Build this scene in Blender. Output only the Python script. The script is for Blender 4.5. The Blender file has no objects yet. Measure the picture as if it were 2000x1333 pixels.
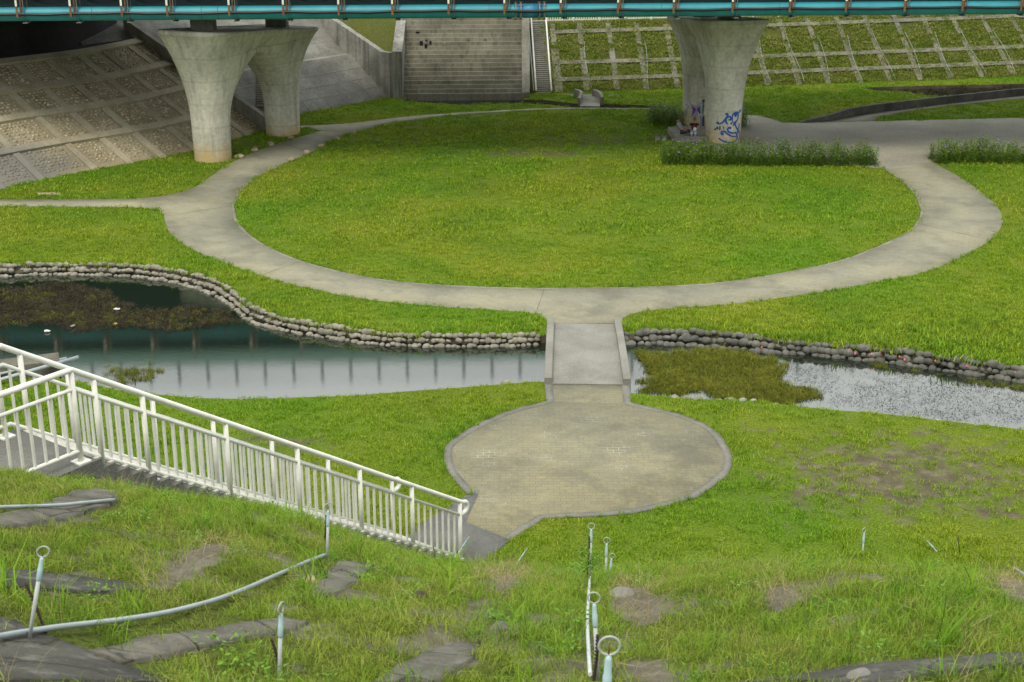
import bpy, bmesh, math, random
import numpy as np
from mathutils import Vector, Matrix
from mathutils.geometry import delaunay_2d_cdt
random.seed(7); RNG = np.random.default_rng(7)
R = math.radians
SC = bpy.context.scene
# ------------------------------------------------------------------ camera
PITCH, CAMH, LENS = R(20.0), 16.0, 50.0
cam_d = bpy.data.cameras.new('camera'); cam_o = bpy.data.objects.new('camera', cam_d)
SC.collection.objects.link(cam_o); SC.camera = cam_o
cam_o.location = (0, 0, CAMH); cam_o.rotation_euler = (R(90) - PITCH, 0, 0)
cam_d.lens = LENS; cam_d.sensor_width = 36.0; cam_d.clip_start = 0.1; cam_d.clip_end = 3000
cam_d.dof.use_dof = True; cam_d.dof.focus_distance = 46; cam_d.dof.aperture_fstop = 5.6
# ------------------------------------------------------------------ world, sun, exposure
SUN_EL, SUN_ROT = R(58), R(200)
W = bpy.data.worlds.new('World'); SC.world = W; W.use_nodes = True
wn = W.node_tree.nodes; wl = W.node_tree.links
bg = wn['Background']; bg.inputs['Strength'].default_value = 0.115
sky = wn.new('ShaderNodeTexSky'); sky.sky_type = 'NISHITA'; sky.sun_disc = False
sky.sun_elevation = SUN_EL; sky.sun_rotation = SUN_ROT; sky.dust_density = 3.0
tcw = wn.new('ShaderNodeTexCoord'); mpw = wn.new('ShaderNodeMapping'); mpw.inputs['Scale'].default_value = (1.4, 1.4, 4.0)
nzw = wn.new('ShaderNodeTexNoise'); nzw.inputs['Scale'].default_value = 1.6; nzw.inputs['Detail'].default_value = 6
rpw = wn.new('ShaderNodeValToRGB'); rpw.color_ramp.elements[0].position = 0.30; rpw.color_ramp.elements[1].position = 0.62
rpw.color_ramp.elements[0].color = (.62, .62, .62, 1); rpw.color_ramp.elements[1].color = (.97, .97, .97, 1)
mxw = wn.new('ShaderNodeMixRGB'); mxw.inputs[2].default_value = (8.7, 8.95, 8.5, 1)
wl.new(tcw.outputs['Generated'], mpw.inputs[0]); wl.new(mpw.outputs[0], nzw.inputs['Vector'])
wl.new(nzw.outputs[0], rpw.inputs[0]); wl.new(rpw.outputs[0], mxw.inputs[0])
sxw = wn.new('ShaderNodeSeparateXYZ'); wl.new(tcw.outputs['Generated'], sxw.inputs[0])      # thinner, brighter cloud to the north
grw = wn.new('ShaderNodeMapRange'); grw.inputs[1].default_value = -.3; grw.inputs[2].default_value = 1.0; grw.inputs[3].default_value = .85; grw.inputs[4].default_value = 1.5
wl.new(sxw.outputs[1], grw.inputs[0]); mlw = wn.new('ShaderNodeMixRGB'); mlw.blend_type = 'MULTIPLY'; mlw.inputs[0].default_value = 1.0
wl.new(sky.outputs[0], mxw.inputs[1]); wl.new(mxw.outputs[0], mlw.inputs[1]); wl.new(grw.outputs[0], mlw.inputs[2]); wl.new(mlw.outputs[0], bg.inputs['Color'])
sun_d = bpy.data.lights.new('sun', 'SUN'); sun_d.energy = 1.85; sun_d.angle = R(22); sun_d.color = (1, .93, .78)
sun_o = bpy.data.objects.new('sun', sun_d); SC.collection.objects.link(sun_o)
_a = SUN_ROT
sun_dir = Vector((math.sin(_a) * math.cos(SUN_EL), math.cos(_a) * math.cos(SUN_EL), math.sin(SUN_EL)))
sun_o.rotation_euler = sun_dir.to_track_quat('Z', 'Y').to_euler()
SC.view_settings.view_transform = 'Standard'; SC.view_settings.look = 'None'
SC.view_settings.exposure = 0.45; SC.view_settings.gamma = 1.0
SC.cycles.max_bounces = 6; SC.cycles.diffuse_bounces = 3; SC.cycles.glossy_bounces = 3
# ------------------------------------------------------------------ survey helpers: photo measurements -> world coordinates
FPX = LENS / 36.0 * 2000; CX, CY = 1000.0, 666.5
CP, SP = math.cos(PITCH), math.sin(PITCH)
def ray(u, v):
    a = (u - CX) / FPX; b = -(v - CY) / FPX
    return np.array([a, CP + b * SP, -SP + b * CP])
def gz(u, v, z=0.0):
    r = ray(u, v); t = (z - CAMH) / r[2]; return np.array([r[0] * t, r[1] * t, z])
def at_y(u, v, Y):
    r = ray(u, v); t = Y / r[1]; return np.array([r[0] * t, Y, CAMH + r[2] * t])
def on_plane(u, v, A, N):
    r = ray(u, v); C = np.array([0, 0, CAMH]); t = np.dot(N, A - C) / np.dot(N, r); return C + r * t
def proj_u(p):
    d = p[1] * CP - (p[2] - CAMH) * SP; return CX + FPX * p[0] / d
def g2(pts, z=0.0): return [tuple(gz(u, v, z)[:2]) for u, v in pts]
def smooth(pts, n=6, closed=False):
    P = [np.array(p, float) for p in pts]; out = []
    m = len(P); rng = range(m) if closed else range(m - 1)
    for i in rng:
        if closed: p0, p1, p2, p3 = P[i - 1], P[i], P[(i + 1) % m], P[(i + 2) % m]
        else: p0, p1, p2, p3 = P[max(i - 1, 0)], P[i], P[i + 1], P[min(i + 2, m - 1)]
        for k in range(n):
            t = k / n
            out.append(.5 * ((2 * p1) + (p2 - p0) * t + (2 * p0 - 5 * p1 + 4 * p2 - p3) * t * t + (3 * p1 - p0 - 3 * p2 + p3) * t ** 3))
    if not closed: out.append(P[-1])
    return [tuple(p) for p in out]
def pip(X, Y, poly):
    X = np.asarray(X); Y = np.asarray(Y); ins = np.zeros(X.shape, bool); n = len(poly); j = n - 1
    for i in range(n):
        xi, yi = poly[i][0], poly[i][1]; xj, yj = poly[j][0], poly[j][1]
        if yi != yj:
            c = ((yi > Y) != (yj > Y)) & (X < (xj - xi) * (Y - yi) / (yj - yi) + xi); ins ^= c
        j = i
    return ins
def dist_poly(X, Y, line):
    d = np.full(np.shape(X), 1e9)
    for a, b in zip(line[:-1], line[1:]):
        ax, ay = a[0], a[1]; dx, dy = b[0] - ax, b[1] - ay; L = dx * dx + dy * dy + 1e-12
        t = np.clip(((X - ax) * dx + (Y - ay) * dy) / L, 0, 1)
        d = np.minimum(d, np.hypot(X - ax - t * dx, Y - ay - t * dy))
    return d
def vnoise(X, Y, s, seed=0):
    rg = np.random.default_rng(seed); T = rg.random((256, 256))
    x = np.asarray(X) / s + 1000.3; y = np.asarray(Y) / s + 1000.7
    xi = np.floor(x).astype(int); yi = np.floor(y).astype(int); fx = x - xi; fy = y - yi
    fx = fx * fx * (3 - 2 * fx); fy = fy * fy * (3 - 2 * fy)
    a = T[xi % 256, yi % 256]; b = T[(xi + 1) % 256, yi % 256]; c = T[xi % 256, (yi + 1) % 256]; d = T[(xi + 1) % 256, (yi + 1) % 256]
    return (a * (1 - fx) + b * fx) * (1 - fy) + (c * (1 - fx) + d * fx) * fy
def fbm(X, Y, s, seed=0):
    return .5 * vnoise(X, Y, s, seed) + .3 * vnoise(X, Y, s / 2.3, seed + 1) + .2 * vnoise(X, Y, s / 5.1, seed + 2)
# ------------------------------------------------------------------ object helpers
def link(o, parent=None):
    SC.collection.objects.link(o)
    if parent is not None: o.parent = parent
    return o
def obj(name, me, mat=None, parent=None, smooth_sh=False):
    if isinstance(me, bmesh.types.BMesh):
        m = bpy.data.meshes.new(name); me.to_mesh(m); me.free(); me = m
    o = bpy.data.objects.new(name, me)
    if mat is not None:
        for mm in (mat if isinstance(mat, (list, tuple)) else [mat]): me.materials.append(mm)
    if smooth_sh: me.polygons.foreach_set('use_smooth', [True] * len(me.polygons))
    link(o, parent)
    if parent is not None and parent.type == 'EMPTY':
        me.transform(Matrix.Translation(-parent.location) if parent.rotation_euler[2] == 0 else parent_inv(parent))
    return o
def parent_inv(p): return (Matrix.Translation(p.location) @ p.rotation_euler.to_matrix().to_4x4()).inverted()
def tag(o, label=None, cat=None, group=None, kind=None):
    if label: o['label'] = label
    if cat: o['category'] = cat
    if group: o['group'] = group
    if kind: o['kind'] = kind
    return o
def thing(name, loc, label, cat, group=None):
    o = bpy.data.objects.new(name, None); o.location = loc; o.empty_display_size = .2; link(o)
    return tag(o, label, cat, group)
def np_mesh(name, V, F):
    m = bpy.data.meshes.new(name); V = np.asarray(V, np.float32); F = np.asarray(F, np.int32); k = F.shape[1]
    m.vertices.add(len(V)); m.vertices.foreach_set('co', V.ravel())
    m.loops.add(F.size); m.loops.foreach_set('vertex_index', F.ravel())
    m.polygons.add(len(F)); m.polygons.foreach_set('loop_start', np.arange(len(F), dtype=np.int32) * k)
    m.polygons.foreach_set('loop_total', np.full(len(F), k, np.int32))
    m.update(calc_edges=True); m.validate(); return m
def fill(outer, holes=(), z=0.0, pts=None, name='sheet', inside=None):
    """triangulated sheet of a polygon with holes; z may be a function"""
    vs = []; es = []
    for loop in [outer] + list(holes):
        b = len(vs); vs += [Vector((p[0], p[1])) for p in loop]
        es += [(b + i, b + (i + 1) % len(loop)) for i in range(len(loop))]
    if pts is not None: vs += [Vector((float(p[0]), float(p[1]))) for p in pts]
    r = delaunay_2d_cdt(vs, es, [], 0, 1e-5)
    V = np.array([(v.x, v.y) for v in r[0]]); F = np.array(r[2])
    c = V[F].mean(1); ok = pip(c[:, 0], c[:, 1], outer)
    for h in holes: ok &= ~pip(c[:, 0], c[:, 1], h)
    F = F[ok]
    a = V[F[:, 1]] - V[F[:, 0]]; b = V[F[:, 2]] - V[F[:, 0]]; fl = (a[:, 0] * b[:, 1] - a[:, 1] * b[:, 0]) < 0
    F[fl] = F[fl][:, ::-1]
    Z = z(V[:, 0], V[:, 1]) if callable(z) else np.full(len(V), z)
    return np_mesh(name, np.column_stack([V, Z]), F)
def slab(outer, z0, z1, name='slab', zf=None):
    """prism with the polygon as plan; zf(x,y) adds a ground height"""
    bm = bmesh.new(); f = (lambda x, y: 0.0) if zf is None else zf
    top = [bm.verts.new((p[0], p[1], f(p[0], p[1]) + z1)) for p in outer]
    bot = [bm.verts.new((p[0], p[1], f(p[0], p[1]) + z0)) for p in outer]
    n = len(outer); bm.faces.new(top); bm.faces.new(bot[::-1])
    for i in range(n): bm.faces.new((top[i - 1], top[i], bot[i], bot[i - 1]))
    bmesh.ops.recalc_face_normals(bm, faces=bm.faces); bmesh.ops.triangulate(bm, faces=[f for f in bm.faces if len(f.verts) > 4])
    return bm
def add_tube(bm, pts, r, n=8, cap=True):
    pts = [Vector(p) for p in pts]; rings = []; x = None
    for i, p in enumerate(pts):
        t = (pts[min(i + 1, len(pts) - 1)] - pts[max(i - 1, 0)]).normalized()
        if x is None: x = t.cross(Vector((0, 0, 1)) if abs(t.z) < .9 else Vector((0, 1, 0)))
        x = (x - t * x.dot(t)).normalized(); y = t.cross(x).normalized(); rr = r[i] if isinstance(r, (list, tuple)) else r
        rings.append([bm.verts.new(p + (x * math.cos(2 * math.pi * k / n) + y * math.sin(2 * math.pi * k / n)) * rr) for k in range(n)])
    for a, b in zip(rings[:-1], rings[1:]):
        for k in range(n): bm.faces.new((a[k], a[(k + 1) % n], b[(k + 1) % n], b[k])).smooth = n > 5
    if cap: bm.faces.new(rings[0][::-1]); bm.faces.new(rings[-1])
    return bm
def tube(pts, r, n=8): return add_tube(bmesh.new(), pts, r, n)
def add_box(bm, c, ax, ay, az, bev=0.0):
    """box centred at c with half-axis vectors"""
    c = Vector(c); ax, ay, az = Vector(ax), Vector(ay), Vector(az); tmp = bmesh.new() if bev else bm
    v = [tmp.verts.new(c + ax * i + ay * j + az * k) for i in (-1, 1) for j in (-1, 1) for k in (-1, 1)]
    fs = [tmp.faces.new([v[i] for i in q]) for q in ((0, 1, 3, 2), (4, 6, 7, 5), (0, 4, 5, 1), (2, 3, 7, 6), (0, 2, 6, 4), (1, 5, 7, 3))]
    bmesh.ops.recalc_face_normals(tmp, faces=fs)
    if bev:
        bmesh.ops.bevel(tmp, geom=list(tmp.edges), offset=bev, segments=2, affect='EDGES', profile=.6)
        m = bpy.data.meshes.new('t'); tmp.to_mesh(m); tmp.free(); bm.from_mesh(m); bpy.data.meshes.remove(m)
    return bm
def box(lo, hi, bev=0.0):
    c = [(a + b) / 2 for a, b in zip(lo, hi)]; h = [(b - a) / 2 for a, b in zip(lo, hi)]
    return add_box(bmesh.new(), c, (h[0], 0, 0), (0, h[1], 0), (0, 0, h[2]), bev)
def bar(bm, a, b, w, t, up=(0, 0, 1)):
    a, b = Vector(a), Vector(b); d = (b - a); up = Vector(up); x = d.cross(up).normalized(); y = x.cross(d).normalized()
    return add_box(bm, (a + b) / 2, d / 2, x * w / 2, y * t / 2)
# ------------------------------------------------------------------ materials
class NT:
    def __init__(s, name):
        s.m = bpy.data.materials.new(name); s.m.use_nodes = True; s.t = s.m.node_tree
        s.n = s.t.nodes; s.l = s.t.links; s.b = s.n['Principled BSDF']; s.pos = None
    def new(s, ty, **kw):
        n = s.n.new(ty)
        for k, v in kw.items(): setattr(n, k, v)
        return n
    def P(s):
        if s.pos is None: s.pos = s.new('ShaderNodeTexCoord').outputs['Object']
        return s.pos
    def G(s): return s.new('ShaderNodeNewGeometry').outputs['Position']
    def mapped(s, scale, v=None, rot=(0, 0, 0)):
        m = s.new('ShaderNodeMapping'); m.inputs['Scale'].default_value = scale; m.inputs['Rotation'].default_value = rot
        s.l.new(v or s.P(), m.inputs[0]); return m.outputs[0]
    def noise(s, sc, det=5, v=None, rough=.55):
        n = s.new('ShaderNodeTexNoise'); n.inputs['Scale'].default_value = sc; n.inputs['Detail'].default_value = det
        n.inputs['Roughness'].default_value = rough; s.l.new(v or s.P(), n.inputs['Vector']); return n.outputs[0]
    def ramp(s, f, stops):
        r = s.new('ShaderNodeValToRGB'); e = r.color_ramp.elements
        while len(e) < len(stops): e.new(.5)
        for el, (p, c) in zip(e, stops):
            el.position = p; el.color = (c, c, c, 1) if isinstance(c, (int, float)) else (*c, 1)
        s.l.new(f, r.inputs[0]); return r.outputs[0]
    def mix(s, f, a, b, mode='MIX'):
        m = s.new('ShaderNodeMixRGB'); m.blend_type = mode
        for i, x in ((0, f), (1, a), (2, b)):
            if isinstance(x, (int, float)): m.inputs[i].default_value = x if i == 0 else (x, x, x, 1)
            elif isinstance(x, tuple): m.inputs[i].default_value = (*x, 1)
            else: s.l.new(x, m.inputs[i])
        return m.outputs[0]
    def math(s, op, a, b=0.0):
        m = s.new('ShaderNodeMath'); m.operation = op
        for i, x in ((0, a), (1, b)):
            if isinstance(x, (int, float)): m.inputs[i].default_value = x
            else: s.l.new(x, m.inputs[i])
        return m.outputs[0]
    def col(s, c):
        if isinstance(c, tuple): s.b.inputs['Base Color'].default_value = (*c, 1)
        else: s.l.new(c, s.b.inputs['Base Color'])
        return s
    def rough(s, r):
        if isinstance(r, (int, float)): s.b.inputs['Roughness'].default_value = r
        else: s.l.new(r, s.b.inputs['Roughness'])
        return s
    def bump(s, h, st=.5, d=.02):
        b = s.new('ShaderNodeBump'); b.inputs['Strength'].default_value = st; b.inputs['Distance'].default_value = d
        s.l.new(h, b.inputs['Height']); s.l.new(b.outputs[0], s.b.inputs['Normal']); return s
def stained(name, dark, mid, light, s1=.35, s2=6.0, rough=.85, bump=.4, streak=0.0, extra=None):
    """weathered mineral surface: two scales of blotches, optional rain streaks"""
    t = NT(name); a = t.noise(s1, 6); b = t.noise(s2, 8, rough=.7)
    c = t.ramp(a, [(.3, dark), (.5, mid), (.72, light)])
    c = t.mix(.55, c, t.ramp(b, [(.3, .55), (.7, 1.3)]), 'MULTIPLY')
    if streak:
        k = t.noise(1.0, 6, t.mapped((2.6, 2.6, .14)), rough=.65)
        c = t.mix(t.ramp(k, [(.48, 0.0), (.72, streak)]), c, tuple(x * .35 for x in dark))
    if extra: c = extra(t, c)
    t.col(c).rough(rough).bump(b, bump, .03); t.b.inputs['Specular IOR Level'].default_value = .25
    return t.m
def paint(name, c, rough=.4, var=.85, s=3.0, rust=0.0):
    t = NT(name); a = t.noise(s, 7, rough=.65)
    cc = t.mix(1.0, c, t.ramp(a, [(.35, var), (.65, 1.0)]), 'MULTIPLY')
    if rust: cc = t.mix(t.ramp(t.noise(s * 2.3, 8, rough=.75), [(.67, 0.0), (.72, rust)]), cc, (.16, .065, .02))
    t.col(cc).rough(rough).bump(a, .1, .01); return t.m
def leafmat(name, cols, trans=.25, hue_scale=.25, tint=None):
    """foliage: colour by place (same noise the turf uses) and by instance"""
    t = NT(name); g = t.G(); a = t.noise(hue_scale, 5, g); oi = t.new('ShaderNodeObjectInfo')
    k = t.math('ADD', t.math('MULTIPLY', a, .75), t.math('MULTIPLY', oi.outputs['Random'], .30))
    c = t.ramp(k, cols)
    c = t.mix(1.0, c, t.ramp(t.new('ShaderNodeNewGeometry').outputs['Random Per Island'], [(0.0, .42), (.5, .98), (1.0, 1.5)]), 'MULTIPLY')
    if tint: c = tint(t, c, g)
    t.col(c).rough(.62); t.b.inputs['Specular IOR Level'].default_value = .2
    tr = t.new('ShaderNodeBsdfTranslucent'); t.l.new(c, tr.inputs[0]); mx = t.new('ShaderNodeMixShader'); mx.inputs[0].default_value = trans
    out = t.n['Material Output']; t.l.new(t.b.outputs[0], mx.inputs[1]); t.l.new(tr.outputs[0], mx.inputs[2]); t.l.new(mx.outputs[0], out.inputs[0])
    return t.m
M = {}
M['concrete'] = stained('concrete', (.15, .145, .12), (.24, .23, .195), (.32, .31, .26), .5, 9, .85, .3, .5)
M['grid_concrete'] = stained('grid_concrete', (.12, .115, .095), (.185, .178, .147), (.24, .23, .19), .9, 7, .9, .4)
M['dark_concrete'] = stained('dark_concrete', (.055, .055, .05), (.095, .093, .085), (.15, .145, .13), .9, 8, .9, .5, .35)
M['slope_concrete'] = stained('slope_concrete', (.11, .11, .10), (.19, .187, .17), (.28, .275, .25), .5, 6, .9, .5, .3)
M['old_concrete'] = stained('old_concrete', (.08, .075, .06), (.15, .14, .115), (.24, .23, .195), .9, 7, .9, .6)
def pier_extra(t, c):
    sx = t.new('ShaderNodeSeparateXYZ'); t.l.new(t.P(), sx.inputs[0]); z = sx.outputs[2]
    low = t.ramp(t.math('ADD', t.math('DIVIDE', z, 2.2), t.math('MULTIPLY', t.noise(1.3, 5), 1.0)), [(.55, .8), (1.15, 0.0)])
    c = t.mix(low, c, (.50, .35, .14))
    w = t.new('ShaderNodeTexWave'); w.wave_type = 'BANDS'; w.bands_direction = 'Z'; w.inputs['Scale'].default_value = .27
    w.inputs['Distortion'].default_value = .25; t.l.new(t.P(), w.inputs['Vector'])
    return t.mix(t.ramp(w.outputs[1], [(.975, 0.0), (1.0, .2)]), c, (.16, .155, .135))
M['pier'] = stained('pier_concrete', (.46, .44, .37), (.60, .58, .50), (.68, .665, .585), .45, 5, .85, .25, .55, pier_extra)
M['aggregate'] = stained('aggregate', (.12, .12, .115), (.16, .16, .15), (.20, .20, .19), .7, 18, .95, 1.0)
M['light_aggregate'] = stained('light_aggregate', (.19, .187, .165), (.25, .245, .22), (.31, .305, .275), .7, 16, .95, 1.0)
M['kerb_aggregate'] = stained('kerb_aggregate', (.14, .137, .12), (.19, .186, .165), (.24, .235, .21), .8, 16, .95, 1.0)
M['white_paint'] = paint('white_paint', (.80, .80, .75), .38, .82, 3.5, .45)
M['turquoise'] = paint('turquoise_paint', (.03, .30, .37), .5, .75, .8, .6)
M['blue_sleeve'] = paint('blue_sleeve', (.03, .24, .42), .5, .6, 5, .2)
M['teal_dark'] = paint('dark_teal_steel', (.035, .075, .085), .5, .7, .8)
M['teal'] = paint('pale_teal_steel', (.25, .42, .38), .5, .85, .6)
M['black'] = paint('black_rubber', (.012, .012, .016), .4)
M['rust'] = paint('rusty_steel', (.22, .11, .045), .75, .5, 6)
M['galv'] = paint('galvanised_steel', (.23, .24, .22), .5, .6, 5, .4)
M['pvc'] = paint('grey_pvc', (.36, .41, .44), .4, .8, 6)
M['pvc_white'] = paint('weathered_pvc', (.55, .60, .62), .45, .8, 12)
M['pvc_joint'] = paint('pale_blue_coupling', (.42, .58, .66), .4, .9, 8)
M['ringm'] = paint('ring_plastic', (.42, .46, .46), .4, .8, 9)
M['rebar'] = paint('rusty_rebar', (.06, .035, .028), .9, .5, 14)
M['stone'] = stained('river_stone', (.15, .14, .115), (.24, .225, .185), (.33, .315, .27), 2.2, 9, .8, .3)
M['dark_stone'] = stained('dark_river_stone', (.07, .07, .062), (.12, .118, .105), (.19, .185, .165), 2.2, 9, .75, .3)
M['mortar'] = stained('mortar', (.055, .055, .038), (.09, .088, .065), (.13, .125, .095), 1, 9, .95, .5)
M['boulder'] = stained('boulder', (.26, .20, .13), (.36, .29, .19), (.43, .36, .26), 1.8, 9, .85, .4)
M['soil'] = stained('soil', (.085, .07, .05), (.13, .11, .08), (.19, .165, .125), .8, 14, .98, .9)
M['bed'] = stained('stream_bed', (.02, .022, .014), (.03, .032, .02), (.04, .042, .025), .8, 6, 1, .4)
def tan_extra(t, c):   # the sheltered middle stays sandy, the open end has weathered grey
    sx = t.new('ShaderNodeSeparateXYZ'); t.l.new(t.G(), sx.inputs[0])
    f = t.math('ADD', t.math('MULTIPLY', t.math('SUBTRACT', sx.outputs[1], 64.0), .11), t.math('MULTIPLY', t.noise(.35, 4), .9))
    return t.mix(t.ramp(f, [(.75, 0.0), (1.25, 1.0)]), t.mix(.75, c, (.15, .15, .15)), c)
def slab_extra(t, c):
    v = t.new('ShaderNodeTexVoronoi'); v.feature = 'DISTANCE_TO_EDGE'; v.inputs['Scale'].default_value = 1.1; t.l.new(t.mix(.18, t.P(), t.new('ShaderNodeTexNoise').outputs[1]), v.inputs['Vector'])
    c = t.mix(t.ramp(v.outputs[0], [(.0, .8), (.018, 0.0)]), c, (.02, .02, .016))
    c = t.mix(t.ramp(t.noise(3.5, 8, rough=.75), [(.52, 0.0), (.66, .8)]), c, (.22, .215, .185))
    return t.mix(t.ramp(t.noise(1.7, 7, rough=.7), [(.55, 0.0), (.70, .75)]), c, (.06, .075, .018))
M['slab'] = stained('slab', (.085, .08, .066), (.145, .137, .115), (.22, .21, .175), 1.2, 24, .95, 1.0, 0, slab_extra)
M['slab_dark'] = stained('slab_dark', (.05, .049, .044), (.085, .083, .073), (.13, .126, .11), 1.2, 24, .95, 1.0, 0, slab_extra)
M['emb_beam'] = stained('embankment_beam', (.26, .23, .155), (.38, .34, .245), (.47, .43, .315), .5, 7, .9, .4, 0, tan_extra)
M['emb_mortar'] = stained('embankment_mortar', (.20, .17, .105), (.31, .27, .175), (.42, .37, .26), .6, 9, .95, .6, 0, tan_extra)
M['cobble'] = stained('embankment_cobble', (.22, .18, .11), (.40, .34, .23), (.62, .57, .45), 3.3, 12, .8, .3, 0, tan_extra)
def brick_mat(name, c1, c2, mortar, bw, bh, blot, white=.0, rot=0.0, ms=.008):
    t = NT(name); br = t.new('ShaderNodeTexBrick'); t.l.new(t.mapped((1, 1, 1), t.mix(.02, t.P(), t.new('ShaderNodeTexNoise').outputs[1]), (0, 0, rot)), br.inputs['Vector'])
    br.inputs['Scale'].default_value = 1.0; br.inputs['Brick Width'].default_value = bw; br.inputs['Row Height'].default_value = bh
    br.inputs['Mortar Size'].default_value = ms; br.inputs['Mortar Smooth'].default_value = .3; br.inputs['Bias'].default_value = -.1
    br.inputs['Color1'].default_value = (*c1, 1); br.inputs['Color2'].default_value = (*c2, 1); br.inputs['Mortar'].default_value = (*mortar, 1)
    big = t.noise(blot, 6, rough=.6); fine = t.noise(22, 6, rough=.7)
    c = t.mix(1.0, br.outputs[0], t.ramp(big, [(.3, (.66, .68, .70)), (.5, (1, .99, .96)), (.7, (1.16, 1.12, .98))]), 'MULTIPLY')
    c = t.mix(.45, c, t.ramp(fine, [(.3, .6), (.7, 1.3)]), 'MULTIPLY')
    c = t.mix(t.ramp(t.noise(.55, 7, t.mapped((1, 1, 1), None, (0, 0, .6)), .68), [(.50, 0.0), (.62, .5)]), c, tuple(x * .55 for x in c2))
    c = t.mix(t.ramp(t.noise(1.1, 6, rough=.72), [(.58, 0.0), (.68, .45)]), c, (.36, .31, .15))
    if white:   # lime bloom along some joints
        k = t.math('MULTIPLY', br.outputs[1], t.ramp(t.noise(.9, 4), [(.54, 0.0), (.70, white)]))
        c = t.mix(k, c, (.72, .71, .62))
    t.col(c).rough(.85); t.b.inputs['Specular IOR Level'].default_value = .25
    t.bump(t.mix(.5, t.mix(1.0, br.outputs[1], (-1, -1, -1), 'MULTIPLY'), fine), .35, .02); return t.m
M['plaza'] = brick_mat('plaza_brick', (.26, .245, .165), (.225, .215, .16), (.18, .172, .13), .30, .16, .30, .55)
M['path'] = brick_mat('path_brick', (.285, .275, .21), (.255, .25, .195), (.21, .205, .16), .42, .24, .22, .30, .3)
M['paving'] = stained('paving', (.20, .19, .155), (.26, .25, .205), (.31, .30, .25), .25, 6, .9, .3)
# lawn: colour field shared by the turf sheet and its blades
def turf_tint(t, c, g):
    sx = t.new('ShaderNodeSeparateXYZ'); t.l.new(g, sx.inputs[0])
    b = t.noise(.12, 3, g)
    return t.mix(1.0, c, t.ramp(b, [(.35, (.82, .98, .75)), (.6, (1.18, 1.02, 1.0))]), 'MULTIPLY')
GREEN = [(.20, (.135, .255, .022)), (.45, (.200, .330, .022)), (.62, (.255, .37, .026)), (.85, (.35, .395, .08))]
M['blade'] = leafmat('lawn_blade', GREEN, .3, .3, turf_tint)
M['blade_dry'] = leafmat('dry_blade', [(.3, (.20, .17, .075)), (.7, (.34, .28, .15))], .2)
M['blade_tall'] = leafmat('tall_blade', [(.25, (.10, .22, .014)), (.5, (.165, .30, .020)), (.8, (.25, .35, .04))], .4, .7)
M['moss'] = leafmat('slope_turf_blade', [(.25, (.125, .215, .018)), (.5, (.205, .295, .026)), (.8, (.35, .355, .09))], .35, .9)
M['grid_blade'] = leafmat('grid_blade', [(.28, (.12, .19, .022)), (.48, (.20, .265, .034)), (.68, (.29, .30, .085))], .2, .8)
M['weed'] = leafmat('weed_leaf', [(.25, (.08, .18, .02)), (.5, (.12, .25, .028)), (.8, (.19, .32, .045))], .35)
M['hedge_leaf'] = leafmat('hedge_leaf', [(.25, (.09, .17, .024)), (.5, (.145, .24, .034)), (.8, (.25, .35, .05))], .35, 3.0)
M['water_weed'] = leafmat('water_weed', [(.25, (.085, .105, .012)), (.5, (.16, .18, .018)), (.8, (.24, .235, .03))], .3, 1.0)
M['dead_weed'] = leafmat('dead_weed', [(.25, (.024, .019, .011)), (.5, (.046, .036, .019)), (.8, (.08, .066, .028))], .05, .8)
M['petal'] = paint('purple_petal', (.30, .22, .62), .6)
def turf_mat(name, dull, soil=((.10, .09, .065), (.155, .14, .105), (.26, .24, .19))):
    t = NT(name); g = t.G(); a = t.noise(.3, 5, g); f = t.noise(15, 6, g, .75)
    c = t.ramp(t.math('ADD', t.math('MULTIPLY', a, .75), .12), GREEN)
    c = turf_tint(t, c, g); c = t.mix(1.0, t.mix(dull, c, (.13, .12, .05)), (.62, .62, .62), 'MULTIPLY'); c = t.mix(.9, c, t.ramp(f, [(.35, .30), (.65, 1.35)]), 'MULTIPLY')
    at = t.new('ShaderNodeAttribute', attribute_name='bare'); br = t.math('ADD', at.outputs['Fac'], t.math('MULTIPLY', t.math('SUBTRACT', t.noise(1.6, 7, g, .7), .5), 1.3))
    soil = t.ramp(t.noise(2.2, 8, g, .7), [(.3, soil[0]), (.5, soil[1]), (.72, soil[2])])
    c = t.mix(t.ramp(br, [(.42, 0.0), (.62, 1.0)]), c, soil)
    t.col(c).rough(.95).bump(f, .8, .05); t.b.inputs['Specular IOR Level'].default_value = .1; return t.m
M['turf'] = turf_mat('turf', .15, ((.07, .062, .038), (.12, .106, .066), (.22, .20, .14)))
M['grid_turf'] = turf_mat('grid_turf', .75)
def water_mat():
    t = NT('stream_water'); t.col((.010, .017, .012)).rough(.02); t.b.inputs['IOR'].default_value = 2.3; t.b.inputs['Specular IOR Level'].default_value = .5
    w = t.noise(1.0, 4, t.mapped((3.0, 8.0, 1)), .6); w2 = t.noise(1.0, 3, t.mapped((14, 34, 1)), .5)
    t.bump(t.math('ADD', t.math('MULTIPLY', w, .55), t.math('MULTIPLY', w2, .45)), .017, .05); return t.m
M['water'] = water_mat()
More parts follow.
